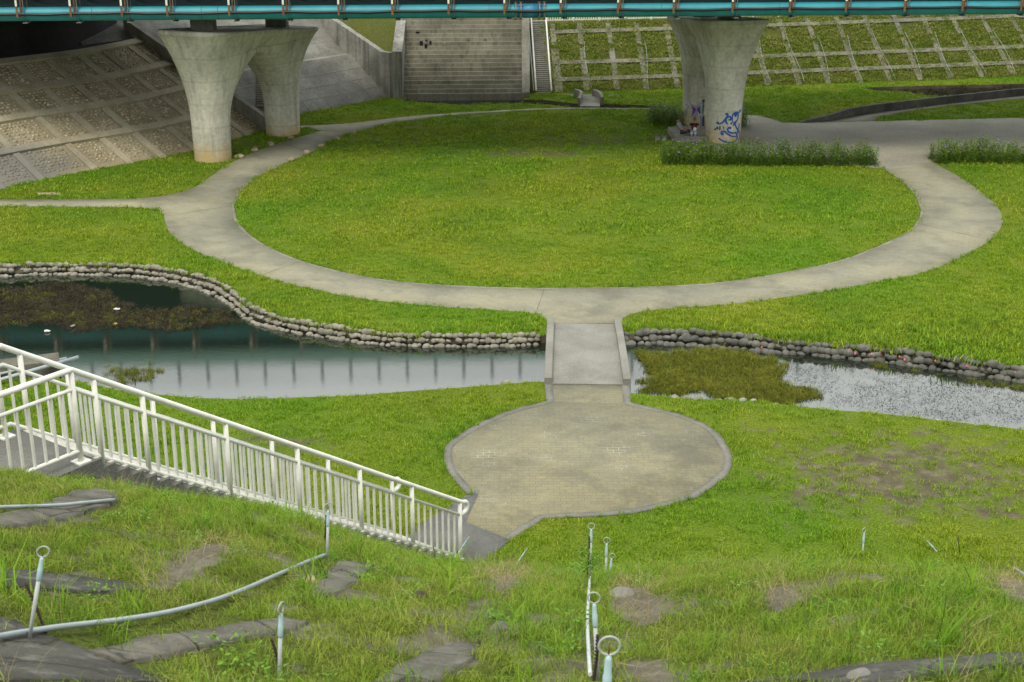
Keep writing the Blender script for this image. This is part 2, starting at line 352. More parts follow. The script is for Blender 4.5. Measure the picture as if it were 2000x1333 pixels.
# ================================================================== THE SETTING
# ------------------------------------------------------------------ levee slope below the camera
RAIL_H = 1.6
ST0 = gz(898, 980, RAIL_H); ST0[2] = 0.0                # foot of the staircase, camera side
_D = ray(138, 723); _n = np.cross(ray(898, 980), _D); STW = np.array([-_n[1], _n[0]]) / np.hypot(_n[0], _n[1]); STW = STW if STW[1] > 0 else -STW
STD = np.array([-STW[1], STW[0]]); STD = STD if STD[1] < 0 else -STD      # plan direction of the climb and across the treads
_M = np.array([[STD[0], -_D[0]], [STD[1], -_D[1]]]); _t = np.linalg.solve(_M, -ST0[:2])
STL = float(_t[0]); LAND_Z = float(CAMH + _D[2] * _t[1] - RAIL_H)
C1 = np.array([*(ST0[:2] + STD * STL), LAND_Z])
ST_WIDTH = 1.85
def hill_s(x, y):
    dx = x + 1.19
    return (29.26 - y) * .93 - .15 * dx - .215 * np.minimum(dx, 0)
def stair_uv(x, y):
    return (x - ST0[0]) * STD[0] + (y - ST0[1]) * STD[1], (x - ST0[0]) * STW[0] + (y - ST0[1]) * STW[1]
LN = gz(-10, 972, LAND_Z)[:2] - C1[:2]; LN = LN / np.linalg.norm(LN)   # direction of the landing's outer edge
def hill_z(x, y):
    x = np.asarray(x, float); y = np.asarray(y, float); s = hill_s(x, y)
    z = np.interp(s, [-40, -.6, .6, 5, 10, 14, 18, 22, 25, 27, 60], [-.25, -.25, .15, 2.65, 5.72, 8.0, 9.85, 11.7, 13.0, 13.5, 13.6])
    b = (fbm(x, y, 2.6, 3) - .55) * .42 + (vnoise(x, y, .45, 9) - .5) * .06
    z = z + .30 * np.clip(s / 3, 0, 1) * (np.clip((-1.6 - x) / 1.5, 0, 1) * np.clip((24 - y) / -8 + 2, 0, 1) + 1.6 * np.clip((x - 1.3) / 2.2, 0, 1))
    u, w = stair_uv(x, y); near = np.clip((np.maximum(np.abs(w - ST_WIDTH / 2) - ST_WIDTH / 2, 0)) / 1.6, 0, 1)
    z = z + b * np.clip(s / 2, 0, 1) * (.35 + .65 * near)
    ins = (w > -.12) & (w < ST_WIDTH + .12) & (u > -1.2) & (u < STL + .1)
    z = np.where(ins, np.minimum(z, np.clip(u, 0, STL) / STL * LAND_Z - .75), z)
    l = (x - C1[0]) * LN[0] + (y - C1[1]) * LN[1]
    ins2 = (u > STL - .1) & (u < STL + 4.5) & (w > -.1) & (w < 4) & (z > LAND_Z - .25)
    return np.where((l > -.05) & (u > STL - .3) & (w > -2.0) & (w < 4), np.minimum(z, LAND_Z - .12 + np.maximum(0, -w - .15) * .5), z)
def on_hill(u, v):
    r = ray(u, v); t = np.arange(3, 34, .02); X = r[0] * t; Y = r[1] * t; Z = CAMH + r[2] * t
    h = hill_z(X, Y); k = np.argmax(Z < h)
    return np.array([X[k], Y[k], h[k]]) if Z[k] < h[k] else gz(u, v)
def proj_np(x, y, z):
    d = y * CP - (z - CAMH) * SP; up = y * SP + (z - CAMH) * CP
    return CX + FPX * x / d, CY - FPX * up / d
# areas of the slope that are bare (photo px), hard concrete and dry litter
def lerp2(a, b, t): return np.array(a) * (1 - t) + np.array(b) * t
HARD = {  # draped concrete frame members
 'a': [(-40, 1200), (30, 1222), (90, 1246), (190, 1288), (345, 1340), (-40, 1340)],
 'b': [(-40, 1119), (60, 1122), (160, 1134), (290, 1152), (285, 1160), (150, 1162), (-40, 1150)],
 'c': [(170, 1282), (300, 1250), (420, 1232), (545, 1213), (600, 1220), (560, 1240), (430, 1262), (300, 1292), (245, 1300)],
 'd': [(-30, 1012), (60, 998), (130, 968), (185, 955), (235, 966), (225, 985), (130, 1018), (50, 1030), (-30, 1030)],
 'e': [(600, 1165), (640, 1120), (665, 1098), (700, 1102), (725, 1106), (700, 1140), (640, 1168)],
 'f': [(725, 1340), (800, 1296), (860, 1268), (935, 1262), (930, 1285), (890, 1315), (850, 1340)],
 'g': [(1440, 1340), (1600, 1320), (1700, 1306), (1850, 1292), (2010, 1280), (2040, 1300), (1850, 1318), (1740, 1340)],
}
DRY = [[(280, 1150), (330, 1100), (390, 1062), (450, 1060), (440, 1090), (370, 1130), (310, 1160)],
       [(1190, 1205), (1185, 1160), (1230, 1140), (1290, 1160), (1320, 1200), (1260, 1225)],
       [(1200, 1340), (1220, 1290), (1300, 1290), (1345, 1340)],
       [(1900, 1108), (1960, 1108), (2040, 1112), (2040, 1185), (1960, 1160)],
       [(1480, 1190), (1500, 1150), (1560, 1140), (1580, 1165), (1540, 1195)],
       [(920, 1140), (960, 1125), (1010, 1122), (1035, 1140), (980, 1160)]]
def hill_bare(u, v):
    k = np.zeros(np.shape(u), bool)
    for p in list(HARD.values()) + DRY: k |= pip(u, v, p)
    return k
gx = np.arange(-24, 24.01, .13); gy = np.arange(-6, 36, .13)
GX, GY = np.meshgrid(gx, gy); GZ = hill_z(GX, GY); nx, ny = len(gx), len(gy)
idx = np.arange(nx * ny).reshape(ny, nx)
F = np.column_stack([idx[:-1, :-1].ravel(), idx[:-1, 1:].ravel(), idx[1:, 1:].ravel(), idx[1:, :-1].ravel()])
keep = (GZ.ravel()[F] > -.2).any(1); F = F[keep]
me = np_mesh('levee_slope', np.column_stack([GX.ravel(), GY.ravel(), GZ.ravel()]), F)
U, V = proj_np(GX.ravel(), GY.ravel(), GZ.ravel())
bare = hill_bare(U, V) & (GY.ravel() > 2)
at = me.attributes.new('bare', 'FLOAT', 'POINT'); bn = np.clip((fbm(GX.ravel(), GY.ravel(), 1.1, 88) - .46) * 3.2, 0, .5); at.data.foreach_set('value', np.maximum(bare * .75, .12 + bn).astype(np.float32))
M['hill'] = turf_mat('slope_turf', .6)
hill = obj('hillside', me, M['hill'], smooth_sh=True); tag(hill, kind='structure')
BEAM_LABEL = {'a': 'dark concrete frame beam running down the grass slope in the bottom left corner', 'b': 'thin dark concrete beam crossing the slope behind the ringed riser at left',
 'c': 'grey concrete beam below the curved hose on the grass slope', 'd': 'mossy concrete beam end just under the stair landing', 'e': 'pale broken concrete block where the curved hose ends',
 'f': 'flat concrete beam end at the bottom of the grass slope left of centre', 'g': 'long grey concrete beam along the bottom right of the grass slope'}
for k, poly in HARD.items():
    _r = random.Random(k); W3 = [on_hill(u + _r.uniform(-5, 5), min(v + _r.uniform(-2, 2), 1345)) for u, v in [tuple(lerp2(poly[i], poly[(i + 1) % len(poly)], q)) for i in range(len(poly)) for q in (0, .25, .5, .75)]]
    o2 = [(p[0], p[1]) for p in W3]
    xs = [p[0] for p in o2]; ys = [p[1] for p in o2]
    gp = np.array([(x, y) for x in np.arange(min(xs), max(xs), .15) for y in np.arange(min(ys), max(ys), .15)])
    gp = gp[pip(gp[:, 0], gp[:, 1], o2)] if len(gp) else None
    if gp is not None and len(gp): gp = gp + RNG.normal(0, .02, gp.shape)
    me = fill(o2, z=lambda x, y: hill_z(x, y) + .035, pts=gp, name='concrete_beam')
    bm = bmesh.new(); bm.from_mesh(me); bpy.data.meshes.remove(me)
    ex = bmesh.ops.extrude_face_region(bm, geom=list(bm.faces))
    bmesh.ops.translate(bm, verts=[g for g in ex['geom'] if isinstance(g, bmesh.types.BMVert)], vec=(0, 0, -.2))
    bmesh.ops.recalc_face_normals(bm, faces=bm.faces)
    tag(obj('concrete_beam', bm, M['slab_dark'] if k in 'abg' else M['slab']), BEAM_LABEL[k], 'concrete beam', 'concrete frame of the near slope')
# ------------------------------------------------------------------ outlines on the flat
CH_L_TOP = [(-260, 530), (-120, 522), (0, 520), (70, 517), (140, 518), (210, 518), (280, 522), (350, 532), (402, 543), (437, 559), (465, 580), (490, 599), (518, 611), (560, 625), (612, 634), (700, 646), (755, 654), (860, 656), (965, 656), (1066, 655)]
CH_L_BOT = [(-260, 552), (-120, 544), (0, 541), (70, 538), (140, 537), (210, 539), (280, 543), (350, 555), (402, 571), (437, 588), (465, 609), (490, 629), (518, 638), (560, 647), (612, 657), (700, 669), (755, 674), (860, 678), (965, 678), (1066, 674)]
CH_R_TOP = [(1222, 653), (1300, 649), (1360, 650), (1440, 656), (1510, 664), (1560, 672), (1630, 677), (1700, 682), (1780, 691), (1860, 702), (1930, 713), (2000, 723), (2120, 742), (2300, 772)]
CH_R_BOT = [(1222, 673), (1300, 673), (1370, 678), (1440, 684), (1510, 689), (1580, 693), (1650, 701), (1720, 708), (1780, 715), (1860, 727), (1930, 737), (2000, 747), (2120, 767), (2300, 799)]
CH_NEAR = [(2300, 900), (2120, 862), (2000, 840), (1895, 828), (1825, 820), (1720, 808), (1615, 800), (1545, 792), (1475, 783), (1370, 780), (1300, 775), (1232, 768), (1150, 760), (1062, 746), (930, 755), (790, 765), (700, 772), (600, 776), (500, 779), (400, 778), (300, 770), (220, 760), (150, 744), (80, 738), (0, 742), (-120, 748), (-260, 754)]
WZ = -.28
lt = smooth(g2(CH_L_TOP), 4); rt = smooth(g2(CH_R_TOP), 4); nr = smooth(g2(CH_NEAR), 4)
lb = smooth(g2(CH_L_BOT, WZ), 4); rb = smooth(g2(CH_R_BOT, WZ), 4)
CHANNEL = lt + rt + nr
POOL = g2([(786, 191), (1019, 187), (1024, 195), (1060, 195), (1125, 203), (1180, 203), (1260, 206), (1310, 209), (1308, 212), (1180, 211), (1125, 210), (1060, 204), (1020, 202), (985, 203), (900, 205), (830, 201), (790, 198)])
MARSH = smooth(g2([(1690, 172), (1760, 169), (1850, 167), (2000, 164), (2150, 160), (2150, 182), (2000, 186), (1900, 187), (1840, 189), (1800, 186), (1770, 180), (1720, 178)]), 3, True)
RING_IN = smooth(g2([(458, 400), (462, 428), (480, 452), (510, 475), (560, 500), (620, 520), (700, 539), (780, 551), (870, 558), (960, 562), (1065, 564), (1150, 563), (1250, 562), (1370, 556), (1450, 547), (1550, 530), (1640, 510), (1720, 480), (1770, 455), (1793, 430), (1797, 408), (1785, 380), (1760, 355), (1722, 328)]), 4) + \
          g2([(1600, 300), (1450, 285), (1400, 265), (1390, 240), (1300, 216)]) + smooth(g2([(1265, 214), (1142, 214), (1055, 216), (950, 222), (862, 229), (782, 240), (740, 247), (694, 259), (666, 268), (638, 280), (607, 299), (560, 318), (500, 348), (470, 375)]), 4)
RING_OUT = g2([(-300, 394), (0, 391)]) + smooth(g2([(140, 390), (266, 389), (332, 381), (371, 371), (402, 353), (441, 325), (490, 301), (546, 280), (600, 264), (626, 256)]), 4) + \
           g2([(600, 251), (540, 250), (540, 246)]) + smooth(g2([(588, 247), (650, 244), (700, 240), (792, 229), (866, 223), (950, 218), (1037, 213.5), (1132, 211.5)]), 4) + \
           g2([(1180, 211.5), (1290, 213)]) + g2([(1400, 240), (1412, 262), (1480, 285), (1600, 292), (1815, 300), (1821, 316)]) + \
           smooth(g2([(1840, 328), (1880, 350), (1920, 380), (1948, 405), (1958, 428), (1956, 442), (1940, 465), (1905, 488), (1850, 515), (1790, 537), (1720, 550), (1640, 565), (1560, 577), (1470, 590), (1380, 598), (1290, 605), (1240, 612), (1216, 622)]), 4) + \
           g2([(1214, 632), (1078, 632)]) + smooth(g2([(1062, 622), (1030, 611), (950, 605), (870, 600), (800, 594), (720, 586), (650, 574), (570, 556), (520, 542), (470, 525), (420, 507), (375, 487), (345, 468), (329, 451), (322, 430), (317, 417), (301, 409), (245, 405), (140, 404)]), 4) + g2([(0, 403), (-300, 406)])
PAVED = g2([(1722, 330), (1600, 318), (1440, 312), (1372, 290), (1392, 262), (1440, 228), (1459, 226), (1482, 227), (1506, 233), (1529, 241), (1561, 241), (1600, 240), (1710, 238), (2000, 231), (2200, 226), (2200, 300), (1860, 296), (1822, 318)])
RAMP = g2([(1592, 240), (1712, 238), (1714, 230), (1755, 222), (1860, 206.5), (2000, 193), (2200, 178), (2200, 171), (2000, 187), (1825, 206), (1695, 222), (1622, 236)])
PLAZA_PX = [(1232, 788), (1280, 799), (1300, 803), (1335, 813), (1370, 827), (1398, 844), (1419, 869), (1429, 893), (1428, 912), (1415, 934), (1370, 967), (1350, 976), (1280, 995), (1210, 1007), (1063, 1014)]
PLAZA_PX2 = [(912, 966), (888, 939), (871, 915), (867, 883), (875, 868), (895, 853), (940, 826), (1000, 802), (1068, 785)]
PLAZA = g2([(1065, 752), (1230, 752)]) + smooth(g2(PLAZA_PX), 4) + g2([(996, 1056), (909, 1022), (934, 967)]) + smooth(g2(PLAZA_PX2), 4)
PAD = g2([(996, 1056), (930, 1112), (780, 1068), (830, 1020), (860, 1003), (909, 970), (934, 967), (909, 1022)])
# ------------------------------------------------------------------ ground
big = bpy.data.meshes.new('ground'); S = 2600
big.from_pydata([(-S, -S, -.9), (S, -S, -.9), (S, S, -.9), (-S, S, -.9)], [], [(0, 1, 2, 3)])
tag(obj('ground', big, M['bed']), kind='structure')
OUTER = [(-62, 23), (62, 23), (62, 112), (-62, 112)]
gp = np.array([(x, y) for y in np.arange(24, 108, .6) for x in np.arange(-44, 44, .6)]) + RNG.uniform(-.2, .2, (len(np.arange(24, 108, .6)) * len(np.arange(-44, 44, .6)), 2))
def bare_ground(x, y):
    """how worn the turf is (0 lush, 1 bare earth), from the places where the lawn is thin"""
    u, v = proj_np(x, y, np.zeros_like(x)); b = np.zeros_like(x)
    for cu, cv, su, sv, k in ((1760, 930, 420, 130, .64), (1700, 940, 90, 20, .62), (1600, 870, 120, 20, .5), (1950, 990, 200, 90, .50), (1450, 1080, 130, 30, .42), (1850, 850, 150, 20, .4), (560, 870, 230, 60, .50), (800, 950, 90, 60, .35), (1500, 840, 130, 30, .45),
                             (1060, 300, 210, 10, .62), (1000, 311, 120, 5, .3), (1180, 275, 130, 12, .5), (1300, 270, 60, 16, .6), (480, 285, 80, 14, .45), (1500, 470, 260, 30, .14), (980, 400, 500, 70, .10), (800, 500, 300, 40, .08), (100, 455, 200, 30, .12)):
        b = np.maximum(b, k * np.exp(-(((u - cu) / su) ** 2 + ((v - cv) / sv) ** 2) * .9))
    return b
me = fill(OUTER, [CHANNEL, POOL, MARSH], 0.0, gp, 'lawn')
co = np.zeros(len(me.vertices) * 3, np.float32); me.vertices.foreach_get('co', co); co = co.reshape(-1, 3).astype(float)
at = me.attributes.new('bare', 'FLOAT', 'POINT'); at.data.foreach_set('value', bare_ground(co[:, 0], co[:, 1]).astype(np.float32))
tag(obj('lawn', me, M['turf']), kind='structure')
def bank(loop, z1, mat, name='bank', closed=True):
    n = len(loop); V = [(p[0], p[1], z) for p in loop for z in (0.0, z1)]
    F = [(2 * i, 2 * ((i + 1) % n), 2 * ((i + 1) % n) + 1, 2 * i + 1) for i in range(n if closed else n - 1)]
    tag(obj(name, np_mesh(name, V, F), mat), kind='structure')
bank(CHANNEL, -.9, M['soil']); bank(POOL, -.9, M['soil']); bank(MARSH, -.9, M['soil'])
for nm, lp in (('water', CHANNEL), ('water', POOL), ('water', MARSH)):
    tag(obj(nm, fill(lp, z=WZ if lp is CHANNEL else -.2), M['water']), kind='structure')
def sheet(name, loop, z, mat, holes=()):
    me = fill(loop, holes, z, None, name)
    bm = bmesh.new(); bm.from_mesh(me); bpy.data.meshes.remove(me)
    ex = bmesh.ops.extrude_face_region(bm, geom=list(bm.faces))
    bmesh.ops.translate(bm, verts=[g for g in ex['geom'] if isinstance(g, bmesh.types.BMVert)], vec=(0, 0, -z - .05))
    bmesh.ops.recalc_face_normals(bm, faces=bm.faces)
    return tag(obj(name, bm, mat), kind='structure')
sheet('ring_path', RING_OUT, .020, M['path'], [RING_IN]); sheet('pavement', PAVED, .026, M['paving']); sheet('ramp_path', RAMP, .032, M['paving'])
sheet('paved_plaza', PLAZA, .020, M['plaza']); sheet('stair_pad', PAD, .028, M['aggregate'])
def edging(name, line, w, z, mat, side=1):
    L = [np.array(p) for p in line]; V = []; n = len(L)
    for i in range(n):
        t = L[min(i + 1, n - 1)] - L[max(i - 1, 0)]; t = t / np.linalg.norm(t); nn = np.array([-t[1], t[0]]) * side
        a = L[i]; b = L[i] + nn * w
        V += [(*a, z), (*b, z), (*b, z - .1), (*a, z - .1)]
    F = [(4 * i + j, 4 * i + (j + 1) % 4, 4 * i + 4 + (j + 1) % 4, 4 * i + 4 + j) for i in range(n - 1) for j in range(4)]
    return tag(obj(name, np_mesh(name, V, F), mat), kind='structure')
edging('plaza_kerb', g2([(1229, 752), (1232, 788)]) + smooth(g2(PLAZA_PX), 4) + g2([(996, 1056)]), .22, .026, M['kerb_aggregate'], -1)
edging('plaza_kerb', g2([(934, 967)]) + smooth(g2(PLAZA_PX2), 4) + g2([(1064, 752)]), .22, .026, M['kerb_aggregate'], -1)
for a, b in (((1049, 606), (1063, 566)), ((512, 538), (590, 511)), ((322, 424), (458, 402)), ((1930, 470), (1788, 436)), ((402, 353), (500, 349)), ((1722, 326), (1822, 320)), ((546, 280), (607, 298))):
    A2, B2 = gz(*a), gz(*b); tag(obj('path_joint', bar(bmesh.new(), (A2[0], A2[1], .0205), (B2[0], B2[1], .0205),   .028, .006), M['old_concrete']), kind='structure')
edging('path_kerb', RING_IN[:93], .12, .026, M['concrete'], -1)
# ================================================================== LARGE STRUCTURES
def ico(sub, seed=0, amp=0.0):
    bm = bmesh.new(); bmesh.ops.create_icosphere(bm, subdivisions=sub, radius=1.0); rg = random.Random(seed)
    for v in bm.verts: v.co *= 1 + rg.uniform(-amp, amp)
    bm.verts.ensure_lookup_table(); V = np.array([v.co[:] for v in bm.verts]); Fc = np.array([[v.index for v in f.verts] for f in bm.faces]); bm.free()
    return V, Fc
ICO1 = [ico(1, i, .10) for i in range(6)]; ICO2 = [ico(2, i, .085) for i in range(9)]
def stones_mesh(name, items, lib):
    """items: (pos, ax, ay, az) half-axis vectors"""
    VV = []; FF = []; b = 0
    for i, (p, ax, ay, az) in enumerate(items):
        V, Fc = lib[i % len(lib)]
        Mx = np.array([ax, ay, az]); VV.append(V @ Mx + np.array(p)); FF.append(Fc + b); b += len(V)
    me = np_mesh(name, np.vstack(VV), np.vstack(FF)); me.polygons.foreach_set('use_smooth', [True] * len(me.polygons)); return me
def resample(line, step):
    P = np.array(line)[:, :2]; d = np.r_[0, np.cumsum(np.hypot(*np.diff(P, axis=0).T))]
    s = np.arange(0, d[-1], step); return np.column_stack([np.interp(s, d, P[:, 0]), np.interp(s, d, P[:, 1])]), d[-1]
def stone_wall(name, top, bot, size, rows, mats, label, seed):
    rg = np.random.default_rng(seed); t3 = np.array([(p[0], p[1], .0) for p in top]); b3 = np.array([(p[0], p[1], WZ) for p in bot])
    root = thing(name, (t3[0][0], t3[0][1], WZ), label, 'stone wall', 'cobble walls along the stream'); items = []
    for r in range(rows):
        f = r / max(rows - 1, 1) if rows > 1 else .5
        L, n = resample([tuple(b3[i if len(b3) == len(t3) else i] * (1 - f) + t3[i] * f) for i in range(min(len(t3), len(b3)))], size * 1.58)
        z = WZ - .02 + (.30 + WZ * 0) * f * .95 + .03
        for i in range(len(L) - 1):
            d = L[i + 1] - L[i]; d = d / (np.linalg.norm(d) + 1e-9); q = L[i] + d * rg.uniform(-.25, .25) * size
            if rg.random() < .03: continue
            k = size * rg.uniform(.62, 1.28); a = rg.uniform(-.35, .35)
            ax = np.array([d[0] * math.cos(a), d[1] * math.cos(a), math.sin(a)]) * k * rg.uniform(.85, 1.25); ay = np.array([-d[1], d[0], rg.uniform(-.2, .2)]) * k * rg.uniform(.8, 1.0)
            az = np.array([-d[0] * math.sin(a), -d[1] * math.sin(a), math.cos(a)]) * k * rg.uniform(.55, .85)
            items.append(((q[0] + rg.normal(0, .02), q[1] + rg.normal(0, .03), z + rg.normal(0, .015)), ax, ay, az))
    m = stones_mesh('cobbles', items, ICO2); o = obj('cobbles', m, mats[0], root)
    n = min(len(t3), len(b3)); V = []; F2 = []
    for i in range(n):
        V += [tuple(t3[i] + [0, .12, -.03]), tuple(b3[i] + [0, .10, -.4])]
        if i: F2.append((2 * i - 2, 2 * i, 2 * i + 1, 2 * i - 1))
    obj('mortar_bed', np_mesh('mortar_bed', V, F2), mats[1], root); return root
stone_wall('stone_wall', lt, lb, .115, 3, (M['stone'], M['mortar']), 'pale cobblestone wall edging the far bank of the pond left of the footbridge', 1)
stone_wall('stone_wall', rt, rb, .145, 3, (M['dark_stone'], M['mortar']), 'dark cobblestone wall edging the far bank of the stream right of the footbridge', 2)
items = []
L, _n = resample(nr, .33)
for q in L:
    u, v = proj_np(q[0], q[1], 0)
    if (u > 1235 and RNG.random() < .55) or (u < 1050 and RNG.random() < .3):
        k = RNG.uniform(.05, .15); a = RNG.uniform(0, 6.28)
        items.append(((q[0], q[1] + RNG.normal(.03, .05), -.05), (math.cos(a) * k * 1.4, math.sin(a) * k * 1.4, 0), (-math.sin(a) * k, math.cos(a) * k, 0), (0, 0, k * .7)))
tag(obj('shore_stones', stones_mesh('shore_stones', items, ICO2), M['stone']), 'pale loose stones along the near grassy shore of the stream', 'stones', kind='stuff')
# ------------------------------------------------------------------ footbridge over the stream
FB = {k: gz(*p, z) for k, p, z in (('nl', (1063, 752), 0), ('nr', (1232, 754), 0), ('fl', (1069, 622), .22), ('fr', (1213, 624), .22))}
fb = thing('footbridge', tuple(FB['nl'] * .25 + FB['nr'] * .25 + FB['fl'] * .25 + FB['fr'] * .25), 'grey pebble-dash footbridge with low kerb walls crossing the stream to the round plaza', 'footbridge')
def lerp(a, b, t): return np.array(a) * (1 - t) + np.array(b) * t
def arch(t): return .07 * math.sin(math.pi * t)
bm = bmesh.new(); prev = None
for i in range(13):
    t = i / 12; a = lerp(FB['nl'], FB['fl'], t); b = lerp(FB['nr'], FB['fr'], t); z = .045 + arch(t); a = a + (b - a) * .05; b = b - (b - a) * .05
    ring = [bm.verts.new((p[0], p[1], zz)) for p, zz in ((a, z), (b, z), (b, -.24), (a, -.24))]
    if prev:
        for k in range(4): bm.faces.new((prev[k], prev[(k + 1) % 4], ring[(k + 1) % 4], ring[k]))
    else: bm.faces.new(ring[::-1])
    prev = ring
bm.faces.new(prev); bmesh.ops.recalc_face_normals(bm, faces=bm.faces); obj('deck', bm, M['light_aggregate'], fb)
for n0, f0, s in (('nl', 'fl', 1), ('nr', 'fr', -1)):
    bm = bmesh.new(); prev = None
    for i in range(13):
        t = i / 12; a = lerp(FB[n0], FB[f0], t); w = .235 * s; z = .23 + arch(t)
        ring = [bm.verts.new((x, a[1], zz)) for x, zz in ((a[0], z - .015), (a[0] + w * .08, z), (a[0] + w * .92, z), (a[0] + w, z - .015), (a[0] + w, -.1), (a[0], -.3))]
        if prev:
            for k in range(6): bm.faces.new((prev[k], prev[(k + 1) % 6], ring[(k + 1) % 6], ring[k]))
        else: bm.faces.new(ring[::-1])
        prev = ring
    bm.faces.new(prev); bmesh.ops.recalc_face_normals(bm, faces=bm.faces); obj('kerb_wall', bm, M['light_aggregate'], fb)
# far small footbridge
ff = thing('footbridge', tuple(gz(1152, 203)), 'small far footbridge with rounded kerbs in front of the grid slope', 'footbridge')
q = g2([(1133, 211), (1172, 211), (1170, 188), (1137, 188)]); obj('deck', slab(q, -.2, .10), M['concrete'], ff)
for p in ([(1131, 207), (1135, 196), (1131, 191), (1122, 189)], [(1176, 205), (1172, 196), (1166, 192), (1158, 190)]):
    L = smooth(g2(p), 4); bm = bmesh.new()
    for a, b in zip(L[:-1], L[1:]): bar(bm, (*a, .22), (*b, .22), .18, .5)
    obj('kerb_wall', bm, M['concrete'], ff)
tag(obj('far_path', fill(smooth(g2([(1100, 185.5), (1150, 185), (1210, 185.5), (1190, 188), (1170, 189), (1137, 189), (1115, 187.5)]), 3, True), z=.02), M['paving']), kind='structure')
# ------------------------------------------------------------------ planes of the far embankments
def unit(v): v = np.array(v, float); return v / np.linalg.norm(v)
class Slope:
    def __init__(s, A, B, n, ratio):
        s.A = np.array([A[0], A[1], 0.0]); s.d = unit([B[0] - A[0], B[1] - A[1], 0]); s.n = unit([n[0], n[1], 0]); s.ratio = ratio
        s.up = unit(s.n * ratio + np.array([0, 0, 1.0])); s.N = np.cross(s.d, s.up); s.N = s.N if s.N[2] > 0 else -s.N; s.N /= np.linalg.norm(s.N)
    def at(s, u, v): return on_plane(u, v, s.A, s.N)
    def pt(s, a, h): return s.A + s.d * a + s.n * s.ratio * h + np.array([0, 0, h])
LAT = Slope((1.45, 89.5), (33.95, 95.7), (-.2, .98), 1.3)
CHU = Slope((-6.72, 88.1), (.57, 88.4), (0, 1), .9)
SL2 = Slope((-12.55, 82.71), (-7.74, 88.34), (-.76, .65), 1.4)
TOPZ = 4.45
def slope_sheet(name, sl, a0, a1, h1, mat, label=None, cat=None, back=14, kind=None, h0=-.5):
    P = [sl.pt(a0, h0), sl.pt(a1, h0), sl.pt(a1, h1), sl.pt(a0, h1)]; P += [P[2] + sl.n * back, P[3] + sl.n * back]
    bm = bmesh.new(); v = [bm.verts.new(p) for p in P]; bm.faces.new(v[:4]); bm.faces.new((v[3], v[2], v[4], v[5]))
    bmesh.ops.recalc_face_normals(bm, faces=bm.faces); return bm
gl = thing('grid_embankment', tuple(LAT.pt(15, 0)), 'grassy embankment behind the right pier divided by a grid of concrete beams', 'embankment')
LTOP = float(LAT.at(1300, 38)[2])
obj('turf_slope', slope_sheet('turf', LAT, -.2, 62, LTOP, None), M['grid_turf'], gl)
def beam_on(sl, pts, w, t, mat, parent, name='beam', lift=.02):
    bm = bmesh.new(); P = [sl.at(*p) + sl.N * lift for p in pts]
    for a, b in zip(P[:-1], P[1:]): bar(bm, a, b, w, t, up=tuple(sl.N))
    o = obj(name, bm, mat, parent); return o
for pts in ([(1080, 65), (1300, 58.5), (1492, 52), (1760, 42), (2000, 33), (2200, 26)], [(1080, 125), (1300, 119), (1640, 107), (2000, 93), (2200, 85)], [(1084, 158), (1300, 151), (1640, 138), (2000, 124), (2200, 116)]):
    beam_on(LAT, pts, .32, .18, M['grid_concrete'], gl, lift=.03)
DOWN = [((1078, 49), (1092, 182)), ((1131, 47), (1146, 179)), ((1187, 47), (1205, 177)), ((1242, 47), (1263, 176)), ((1300, 50), (1323, 173)), ((1350, 46), (1382, 172)), ((1407, 44), (1441, 171)), ((1464, 42), (1500, 169)), ((1522, 40), (1561, 168)), ((1575, 38), (1618, 166)), ((1632, 35), (1680, 164)), ((1687, 33), (1739, 161)), ((1744, 31), (1797, 158)), ((1799, 30), (1857, 155)), ((1856, 29), (1918, 153)), ((1912, 27), (1979, 150)), ((1968, 25), (2040, 148)), ((2024, 23), (2100, 146))]
for i, (a, b) in enumerate(DOWN):
    m1 = lerp(a, b, .36 + .02 * math.sin(i)); m0 = lerp(a, b, .31)
    beam_on(LAT, [a, m0], .34, .14, M['grid_concrete'], gl); beam_on(LAT, [m1, b], .36 if i else .5, .14, M['grid_concrete'], gl)
    if i in (1, 3, 7, 8, 9, 10, 11, 12, 13, 14, 15):
        P = [LAT.at(*lerp(a, b, t)) + LAT.d * (.24 + .14 * math.sin(i * 2 + 5 * t)) + LAT.N * .12 for t in np.linspace(.28, .97, 9)]
        tag(obj('irrigation_pipe', tube(P, .018, 6), M['pvc']), 'thin pale irrigation pipe lying down the far grid embankment', 'pipe', 'thin pipes on the grid embankment')
# ------------------------------------------------------------------ stepped spillway with its side walls
sp = thing('stepped_spillway', tuple(CHU.pt(3.6, 0)), 'grey stepped concrete spillway between the two concrete slopes', 'spillway')
bm = bmesh.new(); NS = 19; h = TOPZ / NS; w = np.linalg.norm(gz(1018, 190) - gz(788, 193)); a0 = -.3
pr = []
for i in range(NS):
    pr += [(CHU.n * CHU.ratio * h * i, h * i + (-.3 if i == 0 else 0)), (CHU.n * CHU.ratio * h * i + CHU.n * (.03 if i % 3 else .0), h * (i + 1))]
pr.append((pr[-1][0] + CHU.n * 14, TOPZ))
L = [bm.verts.new(CHU.A + CHU.d * a0 + p + np.array([0, 0, z])) for p, z in pr]; Rr = [bm.verts.new(CHU.A + CHU.d * (w + .3) + p + np.array([0, 0, z])) for p, z in pr]
for i in range(len(pr) - 1): bm.faces.new((L[i], Rr[i], Rr[i + 1], L[i + 1]))
bmesh.ops.recalc_face_normals(bm, faces=bm.faces); obj('steps', bm, stained('spillway_concrete', (.16, .155, .12), (.235, .225, .18), (.30, .29, .235), .5, 7, .9, .5, .6), sp)
